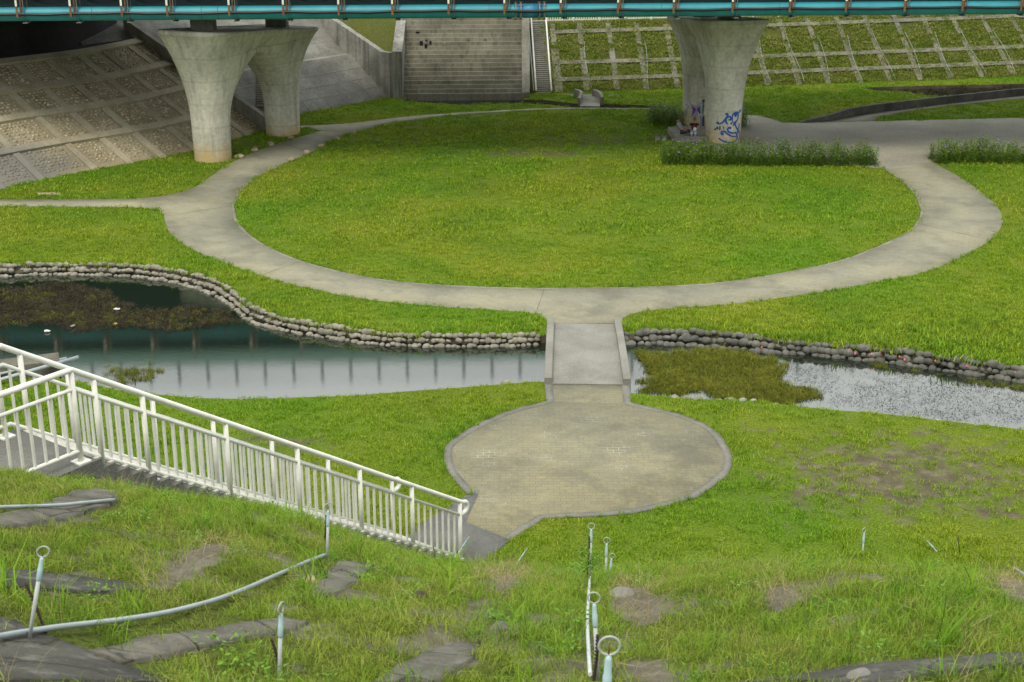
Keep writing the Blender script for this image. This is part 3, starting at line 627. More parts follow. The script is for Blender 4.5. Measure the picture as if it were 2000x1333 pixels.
# small black boxes and a broken white block on the steps
for u, v, du, dv in ((823, 86, 6, 8), (832, 92, 5, 9), (841, 85, 4, 6), (816, 65, 7, 2.5), (833, 81, 3, 3), (915, 81, 2, 2), (948, 79, 2, 2)):
    c = on_plane(u, v, CHU.A, CHU.N) ; bm = add_box(bmesh.new(), c + np.array([0, -.06, .06]), (du * .016, 0, 0), (0, .1, 0), (0, 0, dv * .015)); obj('black_spot', bm, M['black'], sp)
c = on_plane(868, 88, CHU.A, CHU.N); obj('broken_block', add_box(bmesh.new(), c + np.array([0, -.12, .05]), (.1, 0, .02), (0, .1, 0), (-.02, 0, .11), .02), M['concrete'], sp)
def prism_x(prof, x0, x1):
    bm = bmesh.new(); a = [bm.verts.new((x0, y, z)) for y, z in prof]; b = [bm.verts.new((x1, y, z)) for y, z in prof]; n = len(prof)
    bm.faces.new(a); bm.faces.new(b)
    for i in range(n): bm.faces.new((a[i - 1], a[i], b[i], b[i - 1]))
    bmesh.ops.recalc_face_normals(bm, faces=bm.faces); return bm
lw = at_y(766, 101, 87.7); z1 = lw[2]; lw2 = at_y(785, 41, 91.6)
xl = CHU.A[0]
obj('side_wall', prism_x([(87.7, -.4), (87.7, z1), (88.1, z1), (91.6, lw2[2]), (105, lw2[2]), (105, -.4)], xl - .62, xl - .02), stained('wall_concrete', (.17, .165, .15), (.27, .265, .24), (.36, .355, .33), .6, 6, .88, .3, .8), sp)
xr = CHU.A[0] + w
obj('side_wall', prism_x([(88.0, -.4), (88.0, .35), (88.4, .75), (92.45, 4.75), (105, 4.75), (105, -.4)], xr + .03, xr + .52), M['concrete'], sp)
# wing wall running up beside the left concrete slope, its flat part in front
wd = SL2.n; wA = gz(757, 190) - SL2.n * .25
Nw = unit(np.cross(wd, [0, 0, 1]))
def ww(u, v): return on_plane(u, v, wA, Nw)
P = [wA + [0, 0, -.4], ww(742, 101), ww(652, 40), ww(600, 8)]; P = [P[0], np.array([wA[0], wA[1], P[1][2]])] + P[1:] + [np.array([P[3][0], P[3][1], -.4])]
wing = thing('wing_wall', tuple(wA), 'streaked concrete wing wall with a sloping top left of the spillway', 'wall')
th = unit([.65, .76, 0]) * .4
bm = bmesh.new(); a = [bm.verts.new(p) for p in P]; b = [bm.verts.new(p + th) for p in P]
bm.faces.new(a); bm.faces.new(b)
for i in range(len(P)): bm.faces.new((a[i - 1], a[i], b[i], b[i - 1]))
bmesh.ops.recalc_face_normals(bm, faces=bm.faces); obj('sloping_wall', bm, bpy.data.materials['wall_concrete'], wing)
zt = P[1][2]
obj('front_wall', box((wA[0] - .02, wA[1] + .03, -.4), (xl - .64, wA[1] + .45, zt + .004)), bpy.data.materials['wall_concrete'], wing)
# grass slope above the wing wall
tri = [at_y(640, 33, 94.5), at_y(780, 33, 92.5), at_y(775, 103, 89.0), at_y(738, 104, 89.3)]
bm = bmesh.new(); bm.faces.new([bm.verts.new(p) for p in tri]); bmesh.ops.recalc_face_normals(bm, faces=bm.faces)
tag(obj('grass_bank', bm, M['grid_turf']), 'grassy triangle of slope above the concrete wing wall', 'grass slope')
# left concrete slope with a berm line
cs = thing('concrete_slope', tuple(SL2.A), 'bare grey concrete slope with pour lines beside the left pier', 'embankment')
a1 = np.dot(gz(757, 190) - SL2.A, SL2.d)
hb = SL2.at(640, 113)[2]
def quad(pts):
    bm = bmesh.new(); bm.faces.new([bm.verts.new(p) for p in pts]); bmesh.ops.recalc_face_normals(bm, faces=bm.faces); return bm
obj('lower_face', quad([SL2.pt(-9.5, -.5), SL2.pt(a1, -.5), SL2.pt(a1, hb), SL2.pt(-9.5, hb)]), M['slope_concrete'], cs)
obj('berm', quad([SL2.pt(-9.5, hb), SL2.pt(a1, hb), SL2.pt(a1, hb) + SL2.n * .5, SL2.pt(-9.5, hb) + SL2.n * .5]), M['concrete'], cs)
obj('upper_face', quad([SL2.pt(-9.5, hb) + SL2.n * .5, SL2.pt(a1, hb) + SL2.n * .5, SL2.pt(a1, 6.5) + SL2.n * .5, SL2.pt(-9.5, 6.5) + SL2.n * .5]), M['slope_concrete'], cs)
for hh in (.55, 1.05, 1.6, hb + .7, hb + 1.4):
    off = SL2.n * (.5 if hh > hb else 0)
    for k in range(2):
        bm = bar(bmesh.new(), SL2.pt(-3.2 + k * (a1 + 3.2) * .5, hh) + off + SL2.N * .005, SL2.pt(-3.2 + (k + 1) * (a1 + 3.2) * .5, hh + .02) + off + SL2.N * .005, .05, .02, up=tuple(SL2.N)); obj('pour_line', bm, M['light_aggregate'], cs)
for k in range(8):
    a = .2 + k * .85; bm = bar(bmesh.new(), SL2.pt(a, 0) + SL2.N * .004, SL2.pt(a, .55) + SL2.N * .004, .035, .02, up=tuple(SL2.N)); obj('pour_line', bm, M['light_aggregate'], cs)
# concrete steps going up behind the left pier and their white rail
st2 = thing('concrete_stairs', tuple(SL2.at(520, 216)), 'narrow concrete stairs climbing behind the left bridge pier', 'stairs')
b0, b1 = SL2.at(497, 206), SL2.at(523, 216); t0 = SL2.at(497, 131); nst = 17
bm = bmesh.new()
for i in range(nst):
    c = lerp(b0, t0, (i + .5) / nst) + (b1 - b0) / 2; hw = (b1 - b0) / 2; hw[2] = 0
    add_box(bm, c + SL2.N * .08, hw, SL2.n * .16, (0, 0, (t0[2] - b0[2]) / nst * .5))
obj('steps', bm, M['concrete'], st2)
wr = thing('white_railing', tuple(SL2.at(480, 125)), 'white railing seen through the arch of the left pier', 'railing')
ra, rb_ = SL2.at(455, 128) + SL2.N * .1, SL2.at(503, 124) + SL2.N * .1; bm = bmesh.new()
for zz in (.12, .78): add_tube(bm, [ra + [0, 0, zz], rb_ + [0, 0, zz]], .035, 6)
obj('rail', bm, M['white_paint'], wr)
for i in range(14):
    p = lerp(ra, rb_, i / 13); obj('baluster', tube([p, p + [0, 0, .8]], .025, 6), M['white_paint'], wr)
# ------------------------------------------------------------------ far stairs with white handrails, fence on the crest
fs = thing('concrete_stairs', tuple(LAT.at(1062, 184)), 'long flight of grey steps with white handrails right of the spillway', 'stairs')
bl, br_, tl, tr = LAT.at(1047, 184), LAT.at(1077, 184), LAT.at(1037, 41), LAT.at(1066, 41); NSF = 36; bm = bmesh.new()
for i in range(NSF):
    t = (i + .5) / NSF; c = (lerp(bl, tl, t) + lerp(br_, tr, t)) / 2; hw = (lerp(br_, tr, t) - lerp(bl, tl, t)) / 2; hh = (tl[2] - bl[2]) / NSF
    dn = (tl - bl) / NSF / 2; add_box(bm, c + np.array([0, .05, .03]), (hw[0], hw[1], 0), (dn[0], dn[1] + .12, 0), (0, 0, hh * .30))
obj('steps', bm, M['light_aggregate'], fs)
obj('stair_base', quad([bl + LAT.N * .004, br_ + LAT.N * .004, tr + LAT.N * .004, tl + LAT.N * .004]), M['dark_concrete'], fs)
for a, b in ((bl, tl), (br_, tr)):
    up = np.array([0, 0, .22]); obj('handrail', tube([a + up, b + up], .06, 8), M['white_paint'], fs)
    for i in range(9):
        p = lerp(a, b, (i + .3) / 9); obj('post', tube([p, p + up], .04, 6), M['white_paint'], fs)
pd = tube([LAT.at(u, v) + LAT.N * .1 for u, v in ((1031, 42), (1034, 80), (1037, 120), (1042, 180))], .05, 8)
tag(obj('drain_pipe', pd, M['pvc']), 'grey pipe running down between spillway wall and far stairs', 'pipe')
fe = thing('picket_fence', tuple(LAT.pt(10, TOPZ)), 'low white picket fence along the crest of the grid embankment', 'fence')
fa = LAT.at(1068, 42.5); fb_ = LAT.at(1520, 32); fdir = (fb_ - fa); FLn = np.linalg.norm(fdir)
bm = bmesh.new()
for zz in (.08, .5): bar(bm, fa + [0, 0, zz], fb_ + [0, 0, zz], .05, .05)
obj('rail', bm, M['white_paint'], fe)
bm = bmesh.new(); k = int(FLn / .16)
for i in range(k):
    p = lerp(fa, fb_, (i + .5) / k); add_box(bm, p + [0, 0, .28], (.028, 0, 0), (0, .015, 0), (0, 0, .26))
tag(obj('pickets', bm, M['white_paint'], fe), kind='stuff')
for i in range(10):
    p = lerp(fa, fb_, i / 9.0); obj('post', box((p[0] - .045, p[1] - .045, p[2] - .25), (p[0] + .045, p[1] + .045, p[2] + .56)), M['white_paint'], fe)
# ------------------------------------------------------------------ cobbled embankment under the bridge (left)
EB = np.array(smooth(g2([(-300, 480), (-120, 405), (0, 369), (80, 352), (157, 336), (240, 321), (315, 307), (385, 293), (455, 273), (512, 254)]), 8))
ed = np.r_[0, np.cumsum(np.hypot(*np.diff(EB, axis=0).T))]; ELEN = ed[-1]
def eb(a):
    a = np.clip(a, 0, ELEN); return np.array([np.interp(a, ed, EB[:, 0]), np.interp(a, ed, EB[:, 1]), 0.0])
def en(a):
    t = np.clip(a / ELEN, 0, 1); return unit(lerp([-.70, .71, 0], [-.88, .47, 0], t))
ERAT = 1.9
def ep(a, h, lift=0.0):
    n = en(a); N = unit(np.array([-n[0], -n[1], ERAT])); return eb(a) + n * ERAT * h + np.array([0, 0, h]) + N * lift
def eb_of(u, v):
    """nearest (a,h) on the embankment for a photo point"""
    best = None
    for a in np.linspace(0, ELEN, 140):
        for h in np.linspace(0, 5, 60):
            p = ep(a, h); q = proj_np(*p); d = (q[0] - u) ** 2 + (q[1] - v) ** 2
            if best is None or d < best[0]: best = (d, a, h)
    return best[1:]
em = thing('stone_embankment', tuple(eb(ELEN * .6)), 'sandy cobbled embankment with concrete ribs sloping up under the bridge at left', 'embankment')
ETOP = 4.4; na, nh = 60, 12; V = []; Fq = []
for i in range(na + 1):
    for j in range(nh + 1): V.append(ep(ELEN * i / na, -.4 + (ETOP + .4) * j / nh))
for i in range(na):
    for j in range(nh): q = i * (nh + 1) + j; Fq.append((q, q + nh + 1, q + nh + 2, q + 1))
obj('mortar_face', np_mesh('mortar_face', V, Fq), M['emb_mortar'], em)
HB = [eb_of(0, 301)[1], eb_of(0, 238)[1], eb_of(0, 181)[1], eb_of(0, 125)[1]]
for hh in HB:
    bm = bmesh.new(); P = [ep(a, hh, .03) for a in np.linspace(0, ELEN, 26)]
    for i in range(25): bar(bm, P[i], P[i + 1] + (P[i + 1] - P[i]) * .01, .46, .2, up=(.3, -.3, .9))
    obj('rib', bm, M['emb_beam'], em)
DA = [eb_of(u, v)[0] for u, v in ((80, 352), (182, 331), (250, 318), (315, 307), (385, 293), (430, 280), (480, 264))]
DA = [DA[0] - 4.4, DA[0] - 2.2] + DA; 
for a in DA:
    for lo, hi in zip([-.1] + HB, HB + [ETOP]):
        obj('rib', bar(bmesh.new(), ep(a, lo + (.12 if lo > 0 else 0), .0), ep(a, hi - .12, .0), .36, .16, up=(.3, -.3, .9)), M['emb_beam'], em)
items = []; rg = np.random.default_rng(5)
for hh0, hh1 in zip([0.0] + HB, HB + [ETOP]):
    hs = np.arange(hh0 + .20, hh1 - .14, .105)
    for h_ in hs:
        for a in np.arange(.1, ELEN, .235):
            a_ = a + rg.uniform(-.06, .06) + (.11 if int(h_ * 20) % 2 else 0); h2 = h_ + rg.uniform(-.025, .025)
            if min(abs(a_ - d) for d in DA) < .30 or rg.random() < .06: continue
            p = ep(a_, h2, .0); u, v = proj_np(*p)
            if u < -30: continue
            n = en(a_); N = unit(np.array([-n[0], -n[1], ERAT])); t = unit(np.cross([0, 0, 1], n)); up = np.cross(t, N)
            k = rg.uniform(.065, .10); r = rg.uniform(-.5, .5)
            ax = (t * math.cos(r) + up * math.sin(r)) * k * 1.3; ay = (up * math.cos(r) - t * math.sin(r)) * k * .85
            items.append((p, ax, ay, N * k * rg.uniform(.5, .9)))
tag(obj('cobbles', stones_mesh('cobbles', items, ICO1), M['cobble'], em), kind='stuff')
# parapet along its right edge and the dark abutment at its top
pw = thing('parapet_wall', tuple(ep(ELEN, 0)), 'smooth concrete parapet running up the edge of the cobbled embankment', 'wall')
bm = bmesh.new(); a, b = ep(ELEN, -.2), ep(ELEN, ETOP + .6); n = en(ELEN); t = unit([n[1], -n[0], 0]); t = t if t[0] > 0 else -t
pts = [a + [0, 0, .0], a + [0, 0, .85], b + [0, 0, .55], b]
A_ = [bm.verts.new(p) for p in pts]; B_ = [bm.verts.new(p + t * .3) for p in pts]; bm.faces.new(A_); bm.faces.new(B_)
for i in range(4): bm.faces.new((A_[i - 1], A_[i], B_[i], B_[i - 1]))
bmesh.ops.recalc_face_normals(bm, faces=bm.faces); obj('wall_body', bm, M['concrete'], pw)
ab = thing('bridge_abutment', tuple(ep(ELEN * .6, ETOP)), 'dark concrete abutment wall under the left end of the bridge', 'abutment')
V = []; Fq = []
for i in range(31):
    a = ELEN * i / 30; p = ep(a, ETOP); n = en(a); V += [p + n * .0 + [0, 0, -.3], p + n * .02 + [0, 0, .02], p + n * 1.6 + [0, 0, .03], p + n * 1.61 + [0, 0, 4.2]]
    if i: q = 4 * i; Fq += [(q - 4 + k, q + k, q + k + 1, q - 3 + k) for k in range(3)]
obj('abutment_wall', np_mesh('abutment_wall', V, Fq), stained('shade_dark_concrete', (.015, .015, .016), (.03, .03, .03), (.05, .05, .048), .6, 6), ab)  # under-bridge shade painted into the wall's near-black colour
# ================================================================== THE BRIDGE
BY = lambda x: 68.95 + .055 * x                      # line of the pipe on the near side of the bridge
BD = unit([1, .055, 0]); BN = np.array([-BD[1], BD[0], 0.0]); ZP = 7.3 + .325
def bp(x, off, z): return np.array([x, BY(x), 0.0]) + BN * off + np.array([0, 0, z])
XL, XR = -46, 46
br = thing('road_bridge', tuple(bp(0, 5, 8)), 'dark teal steel road bridge crossing the top of the view', 'bridge')
def brbox(x0, x1, o0, o1, z0, z1, bev=0):
    c = (bp(x0, o0, z0) + bp(x1, o1, z1)) / 2; return add_box(bmesh.new(), c, BD * (x1 - x0) / 2, BN * (o1 - o0) / 2, (0, 0, (z1 - z0) / 2), bev)
obj('deck', brbox(XL, XR, -.25, 15.6, 8.75, 9.05), M['teal_dark'], br)
for o in (-.45, 15.6): obj('fascia', brbox(XL, XR, o, o + .2, 8.62, 9.42), M['teal'], br)
for o in (1.2, 4.6, 8.8, 12.2): obj('girder', brbox(XL, XR, o, o + .35, 7.45, 8.75), M['teal_dark'], br)
obj('bottom_flange', brbox(XL, XR, .85, 1.9, 7.40, 7.446), M['teal_dark'], br)
obj('inner_web', brbox(XL, XR, .95, 1.19, 7.46, 8.74), M['teal_dark'], br)
BRX = [44, 148, 247, 335, 455, 560, 667, 771, 880, 988, 1097, 1208, 1316, 1430, 1541, 1650, 1764, 1876, 1990]
def bx_of(u): # x on the pipe line that shows at photo column u
    lo, hi = XL, XR
    for _ in range(40):
        m = (lo + hi) / 2
        if proj_u(bp(m, 0, ZP)) < u: lo = m
        else: hi = m
    return lo
BXS = [bx_of(u) for u in BRX]; BXS = [BXS[0] - 5.4, BXS[0] - 2.7] + BXS + [BXS[-1] + 2.8, BXS[-1] + 5.6]
# curved stiffener plates between the hangers
for a, b in zip(BXS[:-1], BXS[1:]):
    bm = bmesh.new(); n = 14; lo = []; hi = []
    for i in range(n + 1):
        t = i / n; x = a + (b - a) * t; k = (2 * t - 1) ** 2
        lo.append(bm.verts.new(bp(x, .62, 7.55))); hi.append(bm.verts.new(bp(x, .62, 7.98 + .70 * k ** 1.5)))
    for i in range(n): bm.faces.new((lo[i], lo[i + 1], hi[i + 1], hi[i]))
    r = bmesh.ops.extrude_face_region(bm, geom=list(bm.faces)); bmesh.ops.translate(bm, verts=[g for g in r['geom'] if isinstance(g, bmesh.types.BMVert)], vec=BN * .04)
    bmesh.ops.recalc_face_normals(bm, faces=bm.faces); obj('stiffener_plate', bm, M['teal_dark'], br)
bm = bmesh.new()
for zz in (9.72, 10.05, 10.45): add_tube(bm, [bp(XL, -.35, zz), bp(XR, -.35, zz)], .04, 8)
obj('parapet_rail', bm, M['galv'], br)
for i in range(64):
    x = XL + 1.45 * i; obj('parapet_post', add_box(bmesh.new(), bp(x, -.35, 9.95), BD * .06, BN * .05, (0, 0, .54)), M['galv'], br)
# ------------------------------------------------------------------ water pipe and cable conduit slung on the bridge
wp = thing('water_pipe', tuple(bp(0, 0, ZP)), 'turquoise water pipe slung along the near side of the bridge', 'pipe')
obj('pipe_body', tube([bp(x, 0, ZP) for x in np.linspace(XL, XR, 24)], .325, 24), M['turquoise'], wp)
sx0, sx1 = bx_of(1011), bx_of(1059)
obj('sleeve', tube([bp(sx0, 0, ZP), bp(sx1, 0, ZP)], .345, 24), M['blue_sleeve'], wp)
for u in (1007, 1017, 1053, 1063):
    x = bx_of(u); o = obj('flange_ring', tube([bp(x - .035, 0, ZP), bp(x + .035, 0, ZP)], .405, 24), M['galv'], wp)
    bm = bmesh.new()
    for k in range(8):
        an = k * math.pi / 4; c = bp(x, 0, ZP) + BN * .40 * math.cos(an) + np.array([0, 0, .40 * math.sin(an)]); add_tube(bm, [c - BD * .09, c + BD * .09], .022, 6)
    bo = obj('bolts', bm, M['galv']); bo.parent = o; bo.matrix_parent_inverse = Matrix(); bo.data.transform(Matrix.Translation(-wp.location))
for u in (182, 395, 427, 955, 1290, 1520, 1985):
    x = bx_of(u); obj('weld_seam', tube([bp(x - .012, 0, ZP), bp(x + .012, 0, ZP)], .333, 24), M['rust'], wp)
for x in BXS:   # strap round the pipe
    bm = bmesh.new(); P = []
    for k in range(15):
        an = -math.pi * k / 14; P.append(bp(x + .16, 0, ZP) + BN * (-.35 * math.cos(an)) + np.array([0, 0, .35 * math.sin(an)]))
    P = [bp(x + .16, -.35, 8.5)] + P + [bp(x + .16, .35, 8.5)]
    for a, b in zip(P[:-1], P[1:]): bar(bm, a, b, .10, .025, up=tuple(BD))
    add_box(bm, bp(x + .16, 0, ZP - .375), BD * .11, BN * .32, (0, 0, .02)); obj('pipe_strap', bm, M['galv'], wp)
cc = thing('cable_conduit', tuple(bp(0, -.42, ZP)), 'black cable conduit running in front of the turquoise pipe', 'conduit')
P = []
for i, x in enumerate(BXS):
    P.append(bp(x, -.44, ZP + .06 + .02 * math.sin(i * 2.1)))
    if i < len(BXS) - 1: P.append(bp((x + BXS[i + 1]) / 2, -.44, ZP + .03 + .02 * math.sin(i * 2.1 + 1)))
obj('conduit_body', tube(P, .065, 10), M['black'], cc)
for i, x in enumerate(BXS):
    bm = bmesh.new(); add_box(bm, bp(x - .10, -.53, 8.15), BD * .05, BN * .012, (0, 0, .62)); add_box(bm, bp(x - .10, -.44, ZP - .06), BD * .05, BN * .10, (0, 0, .015)); add_box(bm, bp(x + .04, -.36, 8.15), BD * .035, BN * .012, (0, 0, .55))
    hg = obj('hanger', bm, M['rust'], cc)
    pl = obj('clip_plate', add_box(bmesh.new(), bp(x - .10, -.556, 8.18), BD * .045, BN * .012, (0, 0, .14)), M['white_paint']); pl.parent = hg; pl.data.transform(Matrix.Translation(-cc.location))
# ------------------------------------------------------------------ piers: two flared columns joined by an arch
class Pier:
    def __init__(s, f, b, ztf, ztb, r=.92):
        s.f, s.b, s.r = np.array(f, float), np.array(b, float), r; d = s.b - s.f; s.L = np.linalg.norm(d); s.ax = d / s.L; s.cr = np.array([s.ax[1], -s.ax[0]]); s.ztf, s.ztb = ztf, ztb
    def ring(s, t, sgn, n=56):
        """section at relative height t of the front (sgn=-1) or rear (+1) column"""
        k = max(0, (t - .30) / .70); base = s.r * (1 + .16 * t)
        a = base + .78 * k ** 2.3; bo = base + 1.05 * k ** 2.4; bi = base + (s.L / 2 + .05 - s.r * 1.13) * max(0, (t - .26) / .56) ** 2.0; ex = 2 + 2.2 * k ** 2
        if t > .82: ex2 = 2 + 22 * (t - .82)
        else: ex2 = ex
        out = []
        c0 = s.f if sgn < 0 else s.b
        for i in range(n):
            p = 2 * math.pi * i / n; c, q = math.cos(p), math.sin(p); inner = c > 0; e = ex2 if inner else ex
            u = math.copysign(abs(c) ** (2 / e), c); v = math.copysign(abs(q) ** (2 / e), q)
            lu = u * (bi if inner else bo)
            if inner: lu = min(lu, s.L / 2 + .03)
            xy = c0 + s.ax * lu * (1 if sgn < 0 else -1) + s.cr * v * a; out.append((xy, lu))
        return out
    def z(s, xy, t):
        m = np.dot(np.array(xy) - s.f, s.ax) / s.L; zt = s.ztf + (s.ztb - s.ztf) * m; return t * (zt * t ** 2 + (s.ztf + s.ztb) / 2 * (1 - t ** 2))
    def build(s, name, label):
        root = thing(name, (*((s.f + s.b) / 2), 0), label, 'bridge pier', 'bridge piers')
        V = []; Fq = []
        for sgn in (-1, 1):
            ts = [-.03] + list(np.linspace(0.0, .3, 6)) + list(np.linspace(.33, .955, 28)); n = 56; b0 = len(V)
            for t in ts:
                for xy, lu in s.ring(max(t, 0), sgn, n): V.append((*xy, s.z(xy, t)))
            # rounded lip
            for dt, gr in ((.962, .05), (.975, .09), (.993, .09), (1.0, .05), (1.0, -.15)):
                for xy, lu in s.ring(.955, sgn, n):
                    c0 = s.f if sgn < 0 else s.b; d = xy - c0; al = np.dot(d, s.ax) * (1 if sgn < 0 else -1); acr = np.dot(d, s.cr); q = d / (np.linalg.norm(d) + 1e-9)
                    xy2 = xy + (q * gr if al < s.L / 2 - .2 else s.cr * math.copysign(gr, acr)); V.append((*xy2, s.z(xy, dt)))
            m = len(ts) + 5
            for i in range(m - 1):
                for k in range(n):
                    q = (b0 + i * n + k, b0 + i * n + (k + 1) % n, b0 + (i + 1) * n + (k + 1) % n, b0 + (i + 1) * n + k)
                    Fq.append(q if sgn > 0 else q)
            cidx = len(V); c0 = s.f if sgn < 0 else s.b; V.append((*c0, s.z(c0, 1.0)))
            for k in range(n): Fq.append((b0 + (m - 1) * n + k, b0 + (m - 1) * n + (k + 1) % n, cidx, cidx))
        me = bpy.data.meshes.new('columns'); me.from_pydata([tuple(map(float, v)) for v in V], [], [q if q[2] != q[3] else q[:3] for q in Fq])
        bm = bmesh.new(); bm.from_mesh(me); bmesh.ops.recalc_face_normals(bm, faces=bm.faces); bpy.data.meshes.remove(me)
        obj('columns', bm, M['pier'], root, True)
        for sgn, c0, zt in ((-1, s.f, s.ztf), (1, s.b, s.ztb)):
            c = c0 + s.cr * .0; obj('bearing_block', box((c[0] - .55, c[1] - .5, zt - .3), (c[0] + .55, c[1] + .5, 7.45), .03), M['concrete'], root)
        return root
PL = Pier((-15.15, 70.95), (-12.55, 77.2), 6.45, 5.8); PR = Pier((11.30, 75.4), (10.55, 79.7), 6.42, 6.0)
pl_root = PL.build('bridge_pier', 'left twin-column concrete bridge pier with rust-stained foot beside the curved path')
pr_root = PR.build('bridge_pier', 'right twin-column concrete bridge pier painted with graffiti above the hedge')
# ------------------------------------------------------------------ graffiti painted on the right pier
GLIFT = .006
def on_col(c0, rad, u, v):
    r = ray(u, v); a = r[0] ** 2 + r[1] ** 2; b = -2 * (r[0] * c0[0] + r[1] * c0[1])
    for _ in range(4):
        cc_ = c0[0] ** 2 + c0[1] ** 2 - rad ** 2; D = max(b * b - 4 * a * cc_, 0); t = (-b - math.sqrt(D)) / (2 * a); z = CAMH + r[2] * t; rad_n = PR.r * (1 + .16 * max(z, 0) / 6.4) + GLIFT; rad = rad_n
    return np.array([r[0] * t, r[1] * t, z])
def stroke(bm, c0, px, w):
    P = [on_col(c0, PR.r, *p) for p in px]; prev = None
    for i, p in enumerate(P):
        t = unit(P[min(i + 1, len(P) - 1)] - P[max(i - 1, 0)]); n = unit([p[0] - c0[0], p[1] - c0[1], 0]); sd = unit(np.cross(t, n))
        k = w / 2 * (.55 + .45 * math.sin(math.pi * (i + .5) / len(P)))
        a, b = bm.verts.new(p + sd * k), bm.verts.new(p - sd * k)
        if prev: bm.faces.new((prev[0], a, b, prev[1]))
        prev = (a, b)
def zp(pts): return [(1240 + x / 6.667, 180 + y / 6.667) for x, y in pts]     # measured on an enlarged crop
def spiral(cx, cy, r0, r1, a0, turns, n=26): return [(cx + (r0 + (r1 - r0) * i / n) * math.cos(a0 + turns * 6.283 * i / n), cy + (r0 + (r1 - r0) * i / n) * math.sin(a0 + turns * 6.283 * i / n)) for i in range(n + 1)]
def paintm(n, c): return paint(n, c, .7, .75, 5)
bm = bmesh.new(); cF = PR.f
SW = [[(1340, 640), (1362, 590), (1355, 520), (1325, 470), (1305, 410), (1320, 370)], [(1325, 520), (1280, 535), (1230, 525), (1208, 495), (1220, 465), (1245, 465)],
      [(1330, 575), (1270, 580), (1210, 550), (1175, 520), (1140, 515), (1122, 535), (1138, 555)], [(1300, 655), (1240, 660), (1180, 650), (1120, 625), (1090, 600)], [(1290, 650), (1330, 620), (1325, 560), (1305, 520)],
      [(1270, 400), (1268, 340), (1280, 290), (1320, 268), (1355, 268), (1372, 240)], [(1305, 410), (1335, 360), (1345, 305), (1322, 285), (1300, 298), (1308, 316)], [(1080, 415), (1110, 415), (1150, 390), (1180, 350), (1205, 320), (1208, 290), (1190, 280), (1182, 296)],
      [(1215, 420), (1190, 400), (1185, 360), (1200, 330)], [(1200, 340), (1235, 320), (1250, 345), (1238, 368), (1222, 355)], [(1330, 560), (1340, 500), (1358, 430), (1350, 420)], [(1270, 400), (1252, 412), (1262, 425)], [(1290, 385), (1290, 420), (1278, 445)]]
for s_ in SW: stroke(bm, cF, zp(smooth(s_, 5)), .105)
for cx_, cy_, r_ in ((1076, 402, 11), (1138, 548, 14), (1240, 468, 13), (1312, 312, 10), (1192, 290, 9), (1370, 245, 8)): stroke(bm, cF, zp(spiral(cx_, cy_, 2, r_, 0, 1.5)), .09)
gsw = obj('graffiti', bm, paintm('blue_spray', (.025, .11, .42)), pr_root); gsw['label'] = 'blue swirling vine graffiti'
bm = bmesh.new()
for s_ in ([(1030, 485), (1060, 480), (1045, 497), (1035, 490)], [(1055, 462), (1080, 455), (1068, 478), (1086, 470), (1076, 485)], [(1125, 450), (1100, 452), (1105, 470), (1122, 466), (1095, 485), (1110, 495), (1128, 488)], [(1140, 452), (1156, 460), (1158, 488)]): stroke(bm, cF, zp(smooth(s_, 4)), .05)
gt = obj('graffiti', bm, paintm('dark_spray', (.015, .02, .08)), pr_root); gt['label'] = 'dark scribbled tag'
cB = PR.b
def area(name, polys, mat, lift, label):
    bm = bmesh.new()
    for px in polys:
        P = [on_col(cB, PR.r, *p) for p in zp(px)]; vs = [bm.verts.new(p + unit([p[0] - cB[0], p[1] - cB[1], 0]) * lift) for p in P]; bm.faces.new(vs)
    bmesh.ops.triangulate(bm, faces=bm.faces); bmesh.ops.recalc_face_normals(bm, faces=bm.faces); o = obj(name, bm, mat, pr_root); o['label'] = label
area('graffiti', [[(725, 130), (800, 168), (875, 140), (862, 230), (880, 320), (800, 310), (735, 340), (745, 240)]], paintm('pale_spray', (.55, .53, .62)), .004, 'pale outline of the purple tag')
area('graffiti', [[(742, 165), (795, 190), (790, 245), (760, 300), (748, 300), (752, 230)], [(855, 165), (810, 190), (812, 245), (845, 290), (860, 270), (850, 230)], [(788, 185), (815, 185), (815, 300), (790, 300)]], paintm('purple_spray', (.13, .06, .30)), .010, 'purple block lettering')
area('graffiti', [[(775, 310), (865, 300), (868, 460), (800, 480), (770, 400)]], paintm('violet_spray', (.30, .24, .42)), .007, 'faded violet scrawl')
area('graffiti', [[(872, 135), (900, 130), (905, 180), (892, 300), (872, 320), (868, 240)], ], paintm('green_spray', (.03, .28, .06)), .012, 'green painted strip')
area('graffiti', [[(880, 100), (908, 92), (910, 132), (874, 136)], [(874, 322), (905, 300), (905, 500), (872, 500)]], paintm('teal_spray', (.01, .08, .13)), .013, 'dark teal painted strip')
GLIFT = .022
bm = bmesh.new()
for s_ in ([(722, 150), (748, 235), (735, 320)], [(880, 150), (866, 235), (884, 318)], [(800, 190), (800, 250), (800, 300)], [(745, 170), (800, 205), (858, 170)], [(650, 160), (690, 175), (700, 200), (670, 240), (655, 270)], [(655, 250), (680, 270), (660, 300), (652, 330)], [(715, 120), (740, 160), (800, 180), (850, 150), (880, 135)], [(735, 345), (760, 310), (800, 300), (850, 310), (885, 335)]): stroke(bm, cB, [p for p in zp(smooth(s_, 4))], .075)
o = obj('graffiti', bm, paintm('lilac_spray', (.42, .38, .52)), pr_root); o['label'] = 'lilac outline scrawl'
